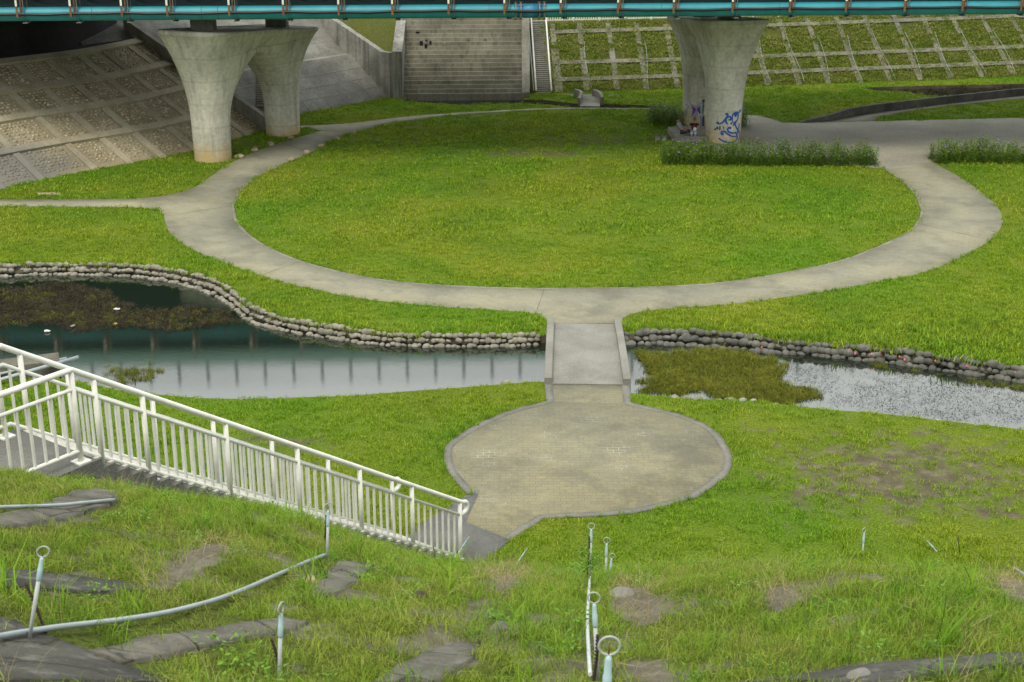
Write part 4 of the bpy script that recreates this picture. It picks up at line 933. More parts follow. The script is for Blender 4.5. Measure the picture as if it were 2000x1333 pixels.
# ------------------------------------------------------------------ plinth under the right pier, wall along the ramp
q = g2([(1304, 249), (1330, 248), (1400, 247), (1400, 268), (1318, 268)], .3)
tag(obj('plinth', slab(q, -.05, .32), M['concrete']), 'low pale concrete plinth at the foot of the graffiti pier', 'plinth')
for cx_, lab in ((1284, 'left one of two square white slabs in the worn grass beside the hedge'), (1297, 'right one of two square white slabs in the worn grass beside the hedge')):
    q = g2([(cx_ - 4.5, 269), (cx_ + 5, 269), (cx_ + 5.5, 275), (cx_ - 4, 275)]); tag(obj('paving_slab', slab(q, -.05, .06), M['light_aggregate']), lab, 'slab', 'white slabs by the hedge')
wl_ = smooth(g2([(1563, 241), (1622, 236), (1695, 223), (1825, 207), (2000, 188), (2150, 174)]), 6); bm = bmesh.new(); prev = None
for i, p in enumerate(wl_):
    t = i / (len(wl_) - 1); hgt = .06 + .42 * min(1, t * 3.2); d = unit(np.array([*(np.array(wl_[min(i + 1, len(wl_) - 1)]) - np.array(wl_[max(i - 1, 0)])), 0])); n = np.array([-d[1], d[0], 0]) * .22
    P = [np.array([*p, -.1]), np.array([*p, hgt]), np.array([*p, hgt]) + n, np.array([*p, -.1]) + n]; ring = [bm.verts.new(x) for x in P]
    if prev:
        for k in range(4): bm.faces.new((prev[k], prev[(k + 1) % 4], ring[(k + 1) % 4], ring[k]))
    else: bm.faces.new(ring)
    prev = ring
bm.faces.new(prev); bmesh.ops.recalc_face_normals(bm, faces=bm.faces); tag(obj('retaining_wall', bm, M['dark_concrete']), 'low dark concrete wall curving along the far side of the ramp path', 'wall')
q = g2([(72, 379), (116, 378), (120, 382), (74, 383)]); tag(obj('manhole_cover', slab(q, -.05, .05), M['boulder']), 'brown manhole cover slab in the left lawn', 'manhole cover')
# boulders along the path
for i, (u, v, w_, lab) in enumerate(((467, 309, 20, 'largest boulder at the foot of the left pier'), (497, 295, 16, 'second boulder from the left pier beside the path'), (528, 284, 18, 'flat boulder between the two pier columns by the path'), (567, 271, 14, 'small boulder against the rear column foot'),
                                  (570, 314, 16, 'pale boulder lowest on the inner path edge'), (600, 299, 16, 'tan boulder second lowest on the inner path edge'), (627, 287, 16, 'round boulder midway along the inner path edge'), (658, 274, 16, 'brown boulder second from the top of the inner path edge'), (690, 263, 16, 'topmost boulder on the inner path edge'))):
    p = gz(u, v); k = w_ * .0128; V, Fc = ico(3, i, .0); nz = np.array([math.sin(3 * a + i) * math.cos(2.3 * b + i) * .10 + math.sin(5 * c + i * 2) * .06 for a, b, c in V]); V = V * (1 + nz)[:, None] * [k * 1.05, k * .8, k * .62]
    m = np_mesh('boulder', V, Fc); o = obj('boulder', m, M['boulder'], None, True); o.location = (p[0], p[1], k * .22); o.rotation_euler[2] = i * 1.1; tag(o, lab, 'boulder', 'boulders along the path')
# ================================================================== STAIRCASE AND RAILINGS
def sp_(u, w, z): return np.array([*(ST0[:2] + STD * u + STW * w), z])
stc = thing('staircase', tuple(sp_(STL / 2, ST_WIDTH / 2, LAND_Z / 2)), 'grey pebble-dash staircase between white railings running down to the round plaza', 'stairs')
NST = 36; rise = LAND_Z / NST; trd = STL / NST; bm = bmesh.new(); nos = bmesh.new()
w0, w1 = -.16, ST_WIDTH + .16; prof = [(0, -.3)]
for i in range(NST): prof += [(trd * i, rise * (i + 1)), (trd * (i + 1), rise * (i + 1))]
prof[1] = (0, rise); prof += [(STL + 4.2, LAND_Z), (STL + 4.2, LAND_Z - .9), (STL, LAND_Z - .9), (.9, -.3)]
A_ = [bm.verts.new(sp_(u, w0, z)) for u, z in prof]; B_ = [bm.verts.new(sp_(u, w1, z)) for u, z in prof]
for i in range(len(prof)): bm.faces.new((A_[i - 1], A_[i], B_[i], B_[i - 1]))
bm.faces.new(A_); bm.faces.new(B_); bmesh.ops.recalc_face_normals(bm, faces=bm.faces); bmesh.ops.triangulate(bm, faces=[f for f in bm.faces if len(f.verts) > 4])
obj('steps', bm, M['aggregate'], stc)
nm_ = paint('nosing_strip', (.52, .51, .46), .7, .7, 6)
for i in range(NST):
    z = rise * (i + 1); u = trd * i
    obj('nosing', add_box(bmesh.new(), sp_(u + .02, ST_WIDTH / 2, z - .012), (*(STD * .045), 0), (*(STW * (ST_WIDTH / 2 + .10)), 0), (0, 0, .018)), nm_, stc)
def railing(label, w, t_posts, u_end, corner_u, land_len, curl):
    root = thing('stair_railing', tuple(sp_(STL / 2, w, LAND_Z / 2)), label, 'railing', 'white stair railings')
    def at(u, h): return sp_(u, w, (min(u, STL) / STL) * LAND_Z + h)
    for nm, h, r in (('top_rail', RAIL_H, .052), ('mid_rail', 1.27, .034), ('bottom_rail', .20, .036)):
        P = [at(corner_u + land_len, h), at(STL, h), at(u_end, h)]
        if nm == 'top_rail':
            e = at(u_end, h); f = -np.array([*STD, 0]) ; dn = np.array([0, 0, 1.0])
            P += [e + f * .12 - dn * .065] + [e + f * (.14 + .13 * math.sin(q)) - dn * (.20 - .13 * math.cos(q)) for q in np.linspace(.25, math.pi, 9)] + [e - dn * .335]
        obj(nm, tube(P, r, 12), M['white_paint'], root)
    for u in t_posts:
        po = obj('post', tube([at(u, -.02), at(u, RAIL_H - .03)], .047, 12), M['white_paint'], root)
        bp_ = obj('base_plate', add_box(bmesh.new(), at(u, .012), (*(STD * .12), 0), (*(STW * .12), 0), (0, 0, .012)), M['white_paint']); bp_.parent = po; bp_.data.transform(Matrix.Translation(-root.location))
    us = sorted(t_posts)
    for a, b in zip(us[:-1], us[1:]):
        n = max(1, round((b - a) / .205))
        for k in range(1, n):
            u = a + (b - a) * k / n; obj('baluster', add_box(bmesh.new(), (at(u, .20) + at(u, 1.27)) / 2, (*(STD * .019), 0), (*(STW * .019), 0), (0, 0, .535)), M['white_paint'], root)
def u_at(px, w):
    lo, hi = -1.0, STL
    for _ in range(40):
        m = (lo + hi) / 2; q = sp_(m, w, m / STL * LAND_Z + RAIL_H); U_ = proj_u(q)
        if U_ > px: lo = m
        else: hi = m
    return lo
railing('white stair railing nearest the viewer with a post on the landing corner', 0.0, [u_at(p, 0) for p in (898, 804, 702, 580, 440, 277, 182)] + [STL, STL + 1.7, STL + 3.4], 0.0, STL, 3.6, True)
railing('white stair railing on the far side of the steps ending in a small curl', ST_WIDTH, [u_at(p, ST_WIDTH) for p in (765, 640, 530, 415, 297, 131, 38)] + [STL + .12, STL + 1.9, STL + 3.6], u_at(765, ST_WIDTH), STL, 3.8, True)
# ================================================================== SPRINKLER RISERS, STAKES AND HOSES ON THE SLOPE
def riser(top, base, Y, label, dpx, ringturn=0.0):
    if Y is None: Y = on_hill(*base)[1]
    T = at_y(*top, Y); B = at_y(*base, Y); d = unit(B - T); L = 0.05
    rr = dpx / 2 * (T[1] * CP - (T[2] - CAMH) * SP) / FPX * .92; pr = rr * .34
    while L < 2.2 and (T + d * L)[2] > hill_z((T + d * L)[0], (T + d * L)[1]) - .05: L += .02
    B = T + d * L; root = thing('sprinkler_riser', tuple(B), label, 'sprinkler', 'ringed sprinkler risers on the slope'); ax = -d
    obj('riser_pipe', tube([B, B + ax * (L - rr - .10)], pr, 10), M['pvc_white'], root)
    q = rr * 4.4
    obj('coupling', tube([B + ax * (L - rr - q), B + ax * (L - rr - q * .95), B + ax * (L - rr - q * .52), B + ax * (L - rr - q * .5), B + ax * (L - rr - q * .12), B + ax * (L - rr)], [pr * 1.2, pr * 1.3, pr * 1.3, pr * 1.12, pr * 1.05, pr * .6], 12), M['pvc_joint'], root)
    c = B + ax * L; x = unit([math.cos(ringturn), math.sin(ringturn), 0]); P = [c + x * rr * math.cos(a) + ax * rr * math.sin(a) for a in np.linspace(0, 2 * math.pi, 25)]
    bm = add_tube(bmesh.new(), P, rr * .13, 8, False); obj('ring', bm, M['ringm'], root)
    obj('spray_pin', tube([B + ax * (L - rr), c + ax * rr * .35], [rr * .10, rr * .04], 6), M['rust'], root)
    return B
riser((1190, 1262), (1180, 1420), None, 'large blurred ringed riser at the bottom edge right of centre', 45)
riser((1160, 1168), (1168, 1338), None, 'second nearest ringed riser, behind the blurred one, beside a white upright hose', 26)
riser((1155, 1028), (1152, 1140), None, 'ringed riser rising from a leafy weed tied to a dark stake', 14)
riser((1185, 1056), (1183, 1120), 20.5, 'thin white ringed riser just right of the weedy stake', 14)
riser((1195, 1086), (1188, 1150), 21.5, 'smallest white ringed riser beyond the slope crest in the middle', 12)
riser((84, 1078), (56, 1256), None, 'leaning ringed riser standing on the curved grey hose at left', 26)
riser((549, 1188), (545, 1340), None, 'ringed riser with its ring edge-on at the bottom left of centre', 26, 1.2)
riser((641, 990), (639, 1098), None, 'ringed riser with twisted wire in front of the stair railing', 17, .5)
riser((287, 897), (268, 957), None, 'leaning ringed riser beside the stair landing railing', 15)
riser((1688, 1036), (1684, 1094), None, 'lone upright ringed riser on the crest at right', 11, .6)
riser((914, 1052), (880, 1104), None, 'slanted small riser at the foot of the stair railing', 9, 1.4)
riser((1028, 1074), (1006, 1106), None, 'slanted short riser in the grass right of the stair foot', 8, 1.4)
riser((1812, 1058), (1846, 1096), None, 'slanted white riser on the crest at far right', 8, 1.4)
def stake(a, b, Y, label):
    Y = on_hill(*b)[1]; A = at_y(*a, Y); B = at_y(*b, Y); d = unit(B - A); L = .05
    while L < 1.6 and (A + d * L)[2] > hill_z((A + d * L)[0], (A + d * L)[1]) - .06: L += .02
    P = [A + d * L * t + np.array([.008 * math.sin(5 * t), 0, 0]) for t in np.linspace(0, 1, 6)]
    bm = tube(P, .010, 6)
    for t in np.linspace(.04, .96, max(6, int(L / .03))): c = A + d * L * t; add_tube(bm, [c - d * .004, c + d * .004], .0125, 6)
    tag(obj('rebar_stake', bm, M['rebar']), label, 'stake', 'rusty stakes beside the risers')
for a in (((49, 1138), (94, 1246), 9.6, 'leaning rusty stake beside the leaning riser at left'), ((530, 1248), (549, 1320), 10.0, 'leaning rusty stake beside the edge-on ring riser'), ((1151, 1048), (1147, 1140), 16.8, 'tall dark stake tied to the riser in the leafy weed'),
          ((1167, 1240), (1160, 1345), 8.4, 'dark upright stake next to the white upright hose'), ((1648, 1064), (1643, 1094), 21.6, 'short dark stake left of the lone riser on the crest'), ((1871, 1052), (1877, 1104), 20, 'thin dark stake on the crest at far right'),
          ((846, 1068), (853, 1102), 24.5, 'dark stake in front of the last bay of the stair railing'), ((893, 1076), (896, 1104), 24.6, 'dark stake touching the last post of the stair railing'), ((637, 1006), (634, 1064), 15.5, 'dark stake wired to the riser in front of the stair railing')): stake(*a)
def hose(px, r, label, mat='pvc', lift=.075):
    P = [on_hill(*p) + np.array([0, 0, lift]) for p in px]; P = smooth(P, 5)
    tag(obj('irrigation_hose', tube(P, r, 10), M[mat]), label, 'hose')
HOSES = [[(-40, 1272), (0, 1263), (55, 1253), (130, 1243), (250, 1227), (350, 1209), (450, 1178), (540, 1138), (600, 1110), (636, 1095)],
         [(-40, 1008), (0, 1005), (110, 1000), (160, 995), (224, 988)],
         [(1152, 1342), (1149, 1290), (1147, 1230), (1150, 1170), (1152, 1140)],
         [(1905, 1107), (1930, 1104), (1955, 1105), (1980, 1116), (2010, 1142), (2040, 1170)]]
hose(HOSES[0], .021, 'long grey hose curving up the slope from the lower left to the wired riser')
hose(HOSES[1], .020, 'grey hose lying in front of the stair landing')
hose(HOSES[2], .016, 'white hose running straight up the slope beside the ringed risers', 'pvc_white', .10)
hose(HOSES[3], .026, 'grey hose arching over bare earth at the right edge')
p = on_hill(1956, 1103); tag(obj('hose_fitting', tube([p + [0, 0, .0], p + [0, 0, .05], p + [0, 0, .055], p + [0, 0, .11]], [.02, .02, .028, .026], 8), M['pvc']), 'small grey upright fitting on the hose at the right edge', 'fitting')
# loose stones on the slope
for i, (u, v, k, mt, lab) in enumerate(((1216, 1166, .13, 'light_aggregate', 'white domed rock in the bare patch right of the weedy stake'), (602, 1136, .07, 'boulder', 'round pale stone beside the curved hose'), (820, 1168, .07, 'rebar', 'dark stone in the grass left of centre'), (962, 1210, .06, 'old_concrete', 'pale stone half sunk in the grass in the middle'),
                                        (975, 1232, .08, 'old_concrete', 'flat grey stone below the half-sunk one'), (1085, 1195, .055, 'old_concrete', 'brownish rock left of the second ringed riser'), (742, 1112, .08, 'old_concrete', 'flat stone beside the broken concrete block'), (1680, 1327, .08, 'light_aggregate', 'pale stone at the bottom edge of the right beam'), (738, 1200, .06, 'boulder', 'small brown stone on the slope left of the dark one'))):
    p = on_hill(u, v); V, Fc = ico(3, i, 0); V = V * (1 + .13 * np.sin(4 * V[:, :1] + i) * np.cos(3 * V[:, 1:2] + 2 * i)) * [k * 1.25, k, k * .7]; o = obj('rock', np_mesh('rock', V, Fc), M[mt], None, True); o.location = (p[0], p[1], p[2] + k * .12); o.rotation_euler[2] = i; tag(o, lab, 'rock', 'stones on the slope')
# block and pipes on the pond shore at left
cb = gz(65, 712, .25); tag(obj('concrete_block', add_box(bmesh.new(), (cb[0] - .55, cb[1] - .1, .12), (1.25, .48, 0), (-.12, .36, 0), (0, 0, .26), .03), M['old_concrete']), 'weathered concrete block on the pond shore behind the landing railing', 'block')
for k, (a, b, lab) in enumerate((((-60, 760), (153, 698), 'grey pipe leaning along the concrete block on the pond shore'), ((-60, 745), (130, 700), 'second grey pipe lying against the concrete block'))):
    P0, P1 = gz(*a, .1), gz(*b, .35); tag(obj('shore_pipe', tube([P0, P1], .06 if k == 0 else .045, 10), M['pvc']), lab, 'pipe')
# ================================================================== PLANTS
class Tuft:
    def __init__(s): s.V = []; s.F = []; s.b = 0
    def blade(s, base, az, h, w, bend, lean=.3):
        d = np.array([math.cos(az), math.sin(az), 0]); q = np.array([-d[1], d[0], 0]); b = np.array(base, float)
        p0 = b; p1 = b + d * h * lean * .5 + [0, 0, h * .55]; p2 = b + d * h * (lean + bend) + [0, 0, h * (1 - bend * .55)]
        s.V += [p0 - q * w / 2, p0 + q * w / 2, p1 - q * w * .42, p1 + q * w * .42, p2]; k = s.b; s.F += [(k, k + 1, k + 3), (k, k + 3, k + 2), (k + 2, k + 3, k + 4)]; s.b += 5
    def leaf(s, base, az, el, L, w):
        d = np.array([math.cos(az) * math.cos(el), math.sin(az) * math.cos(el), math.sin(el)]); q = np.array([-math.sin(az), math.cos(az), 0]); b = np.array(base, float)
        s.V += [b, b + d * L * .5 + q * w / 2, b + d * L * .5 - q * w / 2, b + d * L - np.array([0, 0, L * .12])]; k = s.b; s.F += [(k, k + 1, k + 2), (k + 1, k + 3, k + 2)]; s.b += 4
    def mesh(s, name): return np_mesh(name, s.V, s.F)
def tuft_set(name, nvar, n, rad, hmin, hmax, w, mat, lean=.45, bend=.5):
    col = bpy.data.collections.new(name)
    for k in range(nvar):
        t = Tuft()
        for _ in range(n):
            r = rad * math.sqrt(random.random()); a = random.uniform(0, 6.283)
            t.blade((r * math.cos(a), r * math.sin(a), -.01), random.uniform(0, 6.283), random.uniform(hmin, hmax), w * random.uniform(.7, 1.3), random.uniform(0, bend), random.uniform(.05, lean))
        me = t.mesh(name); me.materials.append(mat); col.objects.link(bpy.data.objects.new(name, me))
    return col
def weed_set(name, nvar, mat, n=26, L=.09, w=.04, h=.22):
    col = bpy.data.collections.new(name)
    for k in range(nvar):
        t = Tuft()
        for _ in range(n):
            a = random.uniform(0, 6.283); z = random.uniform(.02, h); r = random.uniform(0, .16)
            t.leaf((r * math.cos(a), r * math.sin(a), z), a + random.uniform(-.7, .7), random.uniform(-.2, .8), L * random.uniform(.6, 1.3), w * random.uniform(.7, 1.2))
        me = t.mesh(name); me.materials.append(mat); col.objects.link(bpy.data.objects.new(name, me))
    return col
def scatter(name, P, S_, col, label, cat, tilt=.15, kind='stuff'):
    P = np.asarray(P, np.float32); n = len(P); me = bpy.data.meshes.new(name); me.vertices.add(n); me.vertices.foreach_set('co', P.ravel())
    rot = np.column_stack([RNG.normal(0, tilt, n), RNG.normal(0, tilt, n), RNG.uniform(0, 6.283, n)]).astype(np.float32)
    at = me.attributes.new('rot', 'FLOAT_VECTOR', 'POINT'); at.data.foreach_set('vector', rot.ravel())
    S_ = np.asarray(S_, np.float32); S3 = np.column_stack([S_] * 3) if S_.ndim == 1 else S_
    at = me.attributes.new('scl', 'FLOAT_VECTOR', 'POINT'); at.data.foreach_set('vector', S3.astype(np.float32).ravel())
    o = bpy.data.objects.new(name, me); link(o); ng = bpy.data.node_groups.new(name, 'GeometryNodeTree')
    ng.interface.new_socket('Geometry', in_out='INPUT', socket_type='NodeSocketGeometry'); ng.interface.new_socket('Geometry', in_out='OUTPUT', socket_type='NodeSocketGeometry')
    N = ng.nodes; gi = N.new('NodeGroupInput'); go = N.new('NodeGroupOutput'); ip = N.new('GeometryNodeInstanceOnPoints'); ci = N.new('GeometryNodeCollectionInfo')
    ci.inputs['Collection'].default_value = col; ci.inputs['Separate Children'].default_value = True; ci.inputs['Reset Children'].default_value = True
    ip.inputs['Pick Instance'].default_value = True; ng.links.new(gi.outputs[0], ip.inputs['Points']); ng.links.new(ci.outputs[0], ip.inputs['Instance'])
    for nm, sk in (('rot', 'Rotation'), ('scl', 'Scale')):
        a = N.new('GeometryNodeInputNamedAttribute'); a.data_type = 'FLOAT_VECTOR'; a.inputs[0].default_value = nm; ng.links.new(a.outputs[0], ip.inputs[sk])
    ng.links.new(ip.outputs[0], go.inputs[0]); o.modifiers.new('scatter', 'NODES').node_group = ng
    return tag(o, label, cat, None, kind)
# ---- lawn
hard = [RING_OUT, PAVED, RAMP, PLAZA, PAD, MARSH, POOL, CHANNEL, g2([(1060, 775), (1060, 615), (1222, 615), (1235, 775)])]
def on_lawn(x, y):
    k = np.zeros(x.shape, bool)
    for p in hard[1:]: k |= pip(x, y, p)
    k |= pip(x, y, RING_OUT) & ~pip(x, y, RING_IN)
    k |= hill_s(x, y) > .1
    e = np.interp(x, EB[:, 0], EB[:, 1]); k |= (y > e + .1) & (x < EB[-1, 0])
    for sl in (LAT, SL2): k |= ((x - sl.A[0]) * sl.n[0] + (y - sl.A[1]) * sl.n[1] > .05) & ((x > -.5) if sl is LAT else (x < -7.4))
    k |= (y > 87.9) & (x > -7.6) & (x < 1.2)
    for pr_ in (PL, PR):
        for c in (pr_.f, pr_.b): k |= np.hypot(x - c[0], y - c[1]) < pr_.r
    u, w = stair_uv(x, y); k |= (u > -.2) & (u < STL) & (w > -.2) & (w < ST_WIDTH + .2)
    return ~k
def cand(n, y0, y1):
    y = RNG.uniform(y0, y1, n); x = RNG.uniform(-1, 1, n) * (.385 * y + 1.5); keep = RNG.random(n) < y / y1; return x[keep], y[keep]
area_of = lambda y0, y1: .385 * (y1 ** 2 - y0 ** 2) + 3 * (y1 - y0)
shore = lt + rt
def lawn_pts(y0, y1, dens, far=False):
    n = int(area_of(y0, y1) * dens * 1.35); x, y = cand(n, y0, y1); k = on_lawn(x, y); x, y = x[k], y[k]
    b = bare_ground(x, y) + (fbm(x, y, .8, 21) - .5) * 1.5; thin = np.clip((b - .05) / .5, 0, 1)
    k = RNG.random(len(x)) > thin * .80; x, y = x[k], y[k]
    sc = (.62 + .55 * fbm(x, y, 2.2, 31)) * RNG.uniform(.75, 1.25, len(x))
    ds = dist_poly(x, y, shore); beyond = ds < 2.6
    sc *= 1 + np.where(beyond, .9 * (1 - ds / 2.6), 0) * (vnoise(x, y, .9, 41) * 1.2)
    u, v = proj_np(x, y, np.zeros_like(x)); tall = np.exp(-(((u - 1850) / 260) ** 2 + ((v - 665) / 45) ** 2)); sc *= 1 + tall * 1.0
    return x, y, sc
T_lawn = tuft_set('lawn_tuft', 6, 34, .17, .05, .125, .0125, M['blade'])
T_far = tuft_set('far_tuft', 5, 40, .30, .06, .14, .022, M['blade'])
x, y, sc = lawn_pts(27, 56, 34); P1 = np.column_stack([x, y, np.zeros_like(x)]); scatter('grass', P1, sc, T_lawn, 'short bright green lawn grass around the plaza and ring path', 'grass')
x, y, sc = lawn_pts(56, 97, 11); scatter('grass', np.column_stack([x, y, np.zeros_like(x)]), sc, T_far, 'short green lawn grass around the bridge piers', 'grass')
# ragged taller fringe along kerbs and banks
T_tall = tuft_set('tall_tuft', 6, 26, .10, .12, .34, .011, M['blade_tall'], .5, .7)
fr = []
for line, off, n in ((lt, .25, 3.0), (rt, .3, 5.0), ([p for p in RING_OUT], 0.0, 1.6), (PLAZA, 0.0, 2.2), (RING_IN, 0.0, 1.6)):
    L, ln = resample(line, 1 / (n * 2.2)); L = L + RNG.normal(0, .13, L.shape) + [0, off]; fr.append(L)
L = np.vstack(fr); k = on_lawn(L[:, 0], L[:, 1]) & (L[:, 1] < 80); L = L[k]
scatter('grass_fringe', np.column_stack([L, np.zeros(len(L))]), RNG.uniform(.35, .95, len(L)) * (.55 + .8 * vnoise(L[:, 0], L[:, 1], 1.5, 77)), T_tall, 'ragged taller grass along the stream bank and path edges', 'grass')
n = 2600; x = RNG.uniform(9, 19, n); y = RNG.uniform(39, 50, n); u, v = proj_np(x, y, 0 * x); k = on_lawn(x, y) & (RNG.random(n) < np.exp(-(((u - 1880) / 230) ** 2 + ((v - 672) / 36) ** 2)))
scatter('grass_fringe', np.column_stack([x[k], y[k], 0 * x[k]]), RNG.uniform(.6, 1.2, k.sum()), T_tall, 'tall green grass above the dark cobble wall at right', 'grass')
# ---- grid embankment and grass bank
T_slope = tuft_set('slope_tuft', 5, 36, .30, .06, .16, .024, M['grid_blade'], .6)
n = 15000; a = RNG.uniform(1.2, 40, n); h = RNG.uniform(0.02, LTOP, n); P = LAT.A[None] + a[:, None] * LAT.d + h[:, None] * (LAT.n * LAT.ratio + [0, 0, 1]); k = (fbm(P[:, 0], P[:, 2] * 2, 1.6, 5) > .30)
scatter('slope_grass', P[k], RNG.uniform(.5, 1.1, k.sum()), T_slope, 'patchy olive grass filling the cells of the grid embankment', 'grass', .3)
# ---- hillside in front
T_hill = tuft_set('slope_turf_tuft', 7, 48, .15, .035, .115, .0056, M['moss'], .7, .6)
T_hill2 = tuft_set('slope_green_tuft', 6, 30, .12, .08, .24, .0065, M['blade_tall'], .6, .7)
T_big = tuft_set('tall_weed_grass', 6, 20, .09, .25, .55, .011, M['blade_tall'], .7, .7)
T_straw = tuft_set('straw', 5, 16, .22, .10, .34, .004, M['blade_dry'], 1.6, .4)
T_weed = weed_set('weed', 6, M['weed'], 46, .055, .024, .17)
def hill_cand(n, y0=5.2, y1=29):
    y = RNG.uniform(y0, y1, n); x = RNG.uniform(-1, 1, n) * (.385 * y + .6); k = (RNG.random(n) < (.385 * y + .6) / (.385 * y1 + .6)) & (hill_s(x, y) > .1)
    u, w = stair_uv(x, y); k &= ~((u > -.3) & (u < STL + 4.4) & (w > -.22) & (w < ST_WIDTH + .22)); return x[k], y[k]
def place(n, col, name, label, smin, smax, field=None, bare_ok=False, tilt=.2, y0=5.2, hgt=.1):
    x, y = hill_cand(n, y0); z = hill_z(x, y); u, v = proj_np(x, y, z); k = np.ones(len(x), bool)
    if not bare_ok:
        u2, v2 = proj_np(x, y, z + hgt); k &= ~hill_bare(u, v) & ~(hill_bare(u2, v2) & (RNG.random(len(x)) < .82))
    for hp in HOSES: k &= ~((np.minimum(dist_poly(u, v - 14, hp), dist_poly(u, v - 4, hp)) < 12) & (RNG.random(len(x)) < .8))
    if field is not None: k &= RNG.random(len(x)) < field(x, y, u, v)
    x, y, z = x[k], y[k], z[k]; return scatter(name, np.column_stack([x, y, z - .005]), RNG.uniform(smin, smax, len(x)) , col, label, 'grass', tilt)
place(44000, T_hill, 'slope_turf', 'fine olive turf covering the slope in the foreground', .55, 1.15, lambda x, y, u, v: np.clip(1.25 - 3.4 * np.clip(fbm(x, y, 1.1, 88) - .44, 0, 1), .22, 1))
lush = lambda u, v: np.maximum.reduce([np.exp(-(((u - a) / c) ** 2 + ((v - b) / d) ** 2)) for a, b, c, d in ((1780, 1220, 260, 70), (1080, 1250, 130, 90), (560, 1010, 300, 40), (820, 1120, 200, 40), (1180, 1120, 90, 40), (200, 1200, 160, 50), (1100, 1090, 220, 25), (1900, 1330, 150, 40))])
place(14000, T_hill2, 'slope_grass_clumps', 'bright green longer grass clumps across the near slope', .6, 1.2, lambda x, y, u, v: np.clip(.10 + .95 * lush(u, v), 0, 1) * (fbm(x, y, .8, 61) > .40), hgt=.16)
place(2600, T_big, 'tall_grass_clumps', 'tall arching grass blades scattered on the near slope', .45, 1.0, lambda x, y, u, v: np.clip(.02 + .34 * lush(u, v), 0, 1) * (y > 7.5), hgt=.3)
place(2400, T_weed, 'broadleaf_weeds', 'low broad-leaved weeds scattered on the near slope', .5, 1.1, lambda x, y, u, v: np.clip(.10 + .5 * (fbm(x, y, 1.0, 71) > .55), 0, 1) * (y > 7.5), hgt=.2)
place(16000, T_straw, 'dry_straw', 'pale dry straw lying on the bare patches of the near slope', .5, 1.1, lambda x, y, u, v: np.where(np.any([pip(u, v + 6, p) | pip(u, v - 8, p) for p in DRY], 0), .55, .045) * np.where(np.any([pip(u, v, p) for p in HARD.values()], 0), .35, 1.0), True, .5)
p = at_y(1150, 1128, 16.8); cw = []
for _ in range(9): cw.append((p[0] + RNG.normal(0, .09), p[1] + RNG.normal(0, .08), hill_z(p[0], p[1]) + RNG.uniform(0, .42)))
scatter('leafy_weed', np.array(cw), RNG.uniform(.8, 1.3, 9), T_weed, 'bushy green weed wrapped round the tall dark stake', 'weed', .5, 'stuff')
# ---- water plants and drifting bits
T_dead = tuft_set('dead_water_weed', 5, 26, .20, .03, .10, .012, M['dead_weed'], 1.3, .9)
T_ww = tuft_set('water_grass', 5, 26, .16, .06, .20, .010, M['water_weed'], .9, .8)
M['twig'] = leafmat('drift', [(.25, (.012, .010, .006)), (.8, (.035, .03, .016))], .0)
T_float = tuft_set('floating_twigs', 5, 8, .24, .008, .03, .016, M['twig'], 7.0, .1)
def water_pts(poly_px, n, thr, seed):
    Q = g2(poly_px, WZ); xs = [q[0] for q in Q]; ys = [q[1] for q in Q]; x = RNG.uniform(min(xs), max(xs), n); y = RNG.uniform(min(ys), max(ys), n); f = .6 * fbm(x, y, 1.2, seed) + .4 * fbm(x, y, .45, seed + 50); f = f - .22 * np.clip(1 - dist_poly(x, y, Q + Q[:1]) / .7, 0, 1)
    k = pip(x, y, Q) & pip(x, y, CHANNEL) & (f > thr); return np.column_stack([x[k], y[k], np.full(k.sum(), WZ - .005)])
DEADP = [(-60, 565), (60, 552), (150, 556), (210, 570), (240, 592), (300, 600), (400, 598), (455, 608), (478, 630), (440, 640), (380, 642), (330, 652), (230, 640), (150, 650), (60, 640), (-60, 645)]
P = water_pts(DEADP, 7000, .36, 11); scatter('water_weeds', P, RNG.uniform(.5, 1.1, len(P)), T_dead, 'dark brown mat of dead water weed floating on the left pond', 'water weed', .3)
P = water_pts(DEADP, 1300, .47, 12); scatter('water_weeds', P, RNG.uniform(.4, .8, len(P)), T_ww, 'thin green sprigs in the dark weed mat on the left pond', 'water weed', .3)
P = water_pts([(1236, 690), (1300, 680), (1400, 683), (1480, 692), (1530, 706), (1560, 735), (1590, 755), (1612, 790), (1540, 793), (1400, 782), (1300, 776), (1236, 768)], 5200, .40, 13); scatter('water_weeds', P, RNG.uniform(.6, 1.25, len(P)), T_ww, 'olive green water grass right of the footbridge', 'water weed', .25)
P = water_pts([(1480, 690), (1640, 700), (2060, 770), (2060, 850), (1800, 825), (1600, 800), (1540, 740)], 9500, .43, 14); scatter('water_weeds', P, RNG.uniform(.4, .9, len(P)), T_float, 'dark twigs and leaves drifting on the stream at right', 'water weed', .2)
P = water_pts([(190, 712), (300, 706), (335, 725), (300, 748), (240, 752), (190, 740)], 420, .36, 15); scatter('water_weeds', P, RNG.uniform(.5, 1.0, len(P)), T_ww, 'sparse dark plants in the pond behind the stair railing', 'water weed', .3)
P = water_pts([(1700, 708), (2060, 760), (2060, 775), (1850, 742), (1700, 716)], 900, .35, 16); scatter('water_weeds', P, RNG.uniform(.5, 1.0, len(P)), T_ww, 'scrubby plants at the foot of the dark cobble wall', 'water weed', .3)
Q = MARSH; x = RNG.uniform(min(q[0] for q in Q), max(q[0] for q in Q), 2500); y = RNG.uniform(min(q[1] for q in Q), max(q[1] for q in Q), 2500); k = pip(x, y, Q) & (fbm(x, y, 2.5, 8) > .5) & (x < 36)
scatter('water_weeds', np.column_stack([x[k], y[k], np.full(k.sum(), -.21)]), RNG.uniform(1.0, 2.0, k.sum()), T_dead, 'dark reeds in the far pool behind the ramp wall', 'water weed', .3)
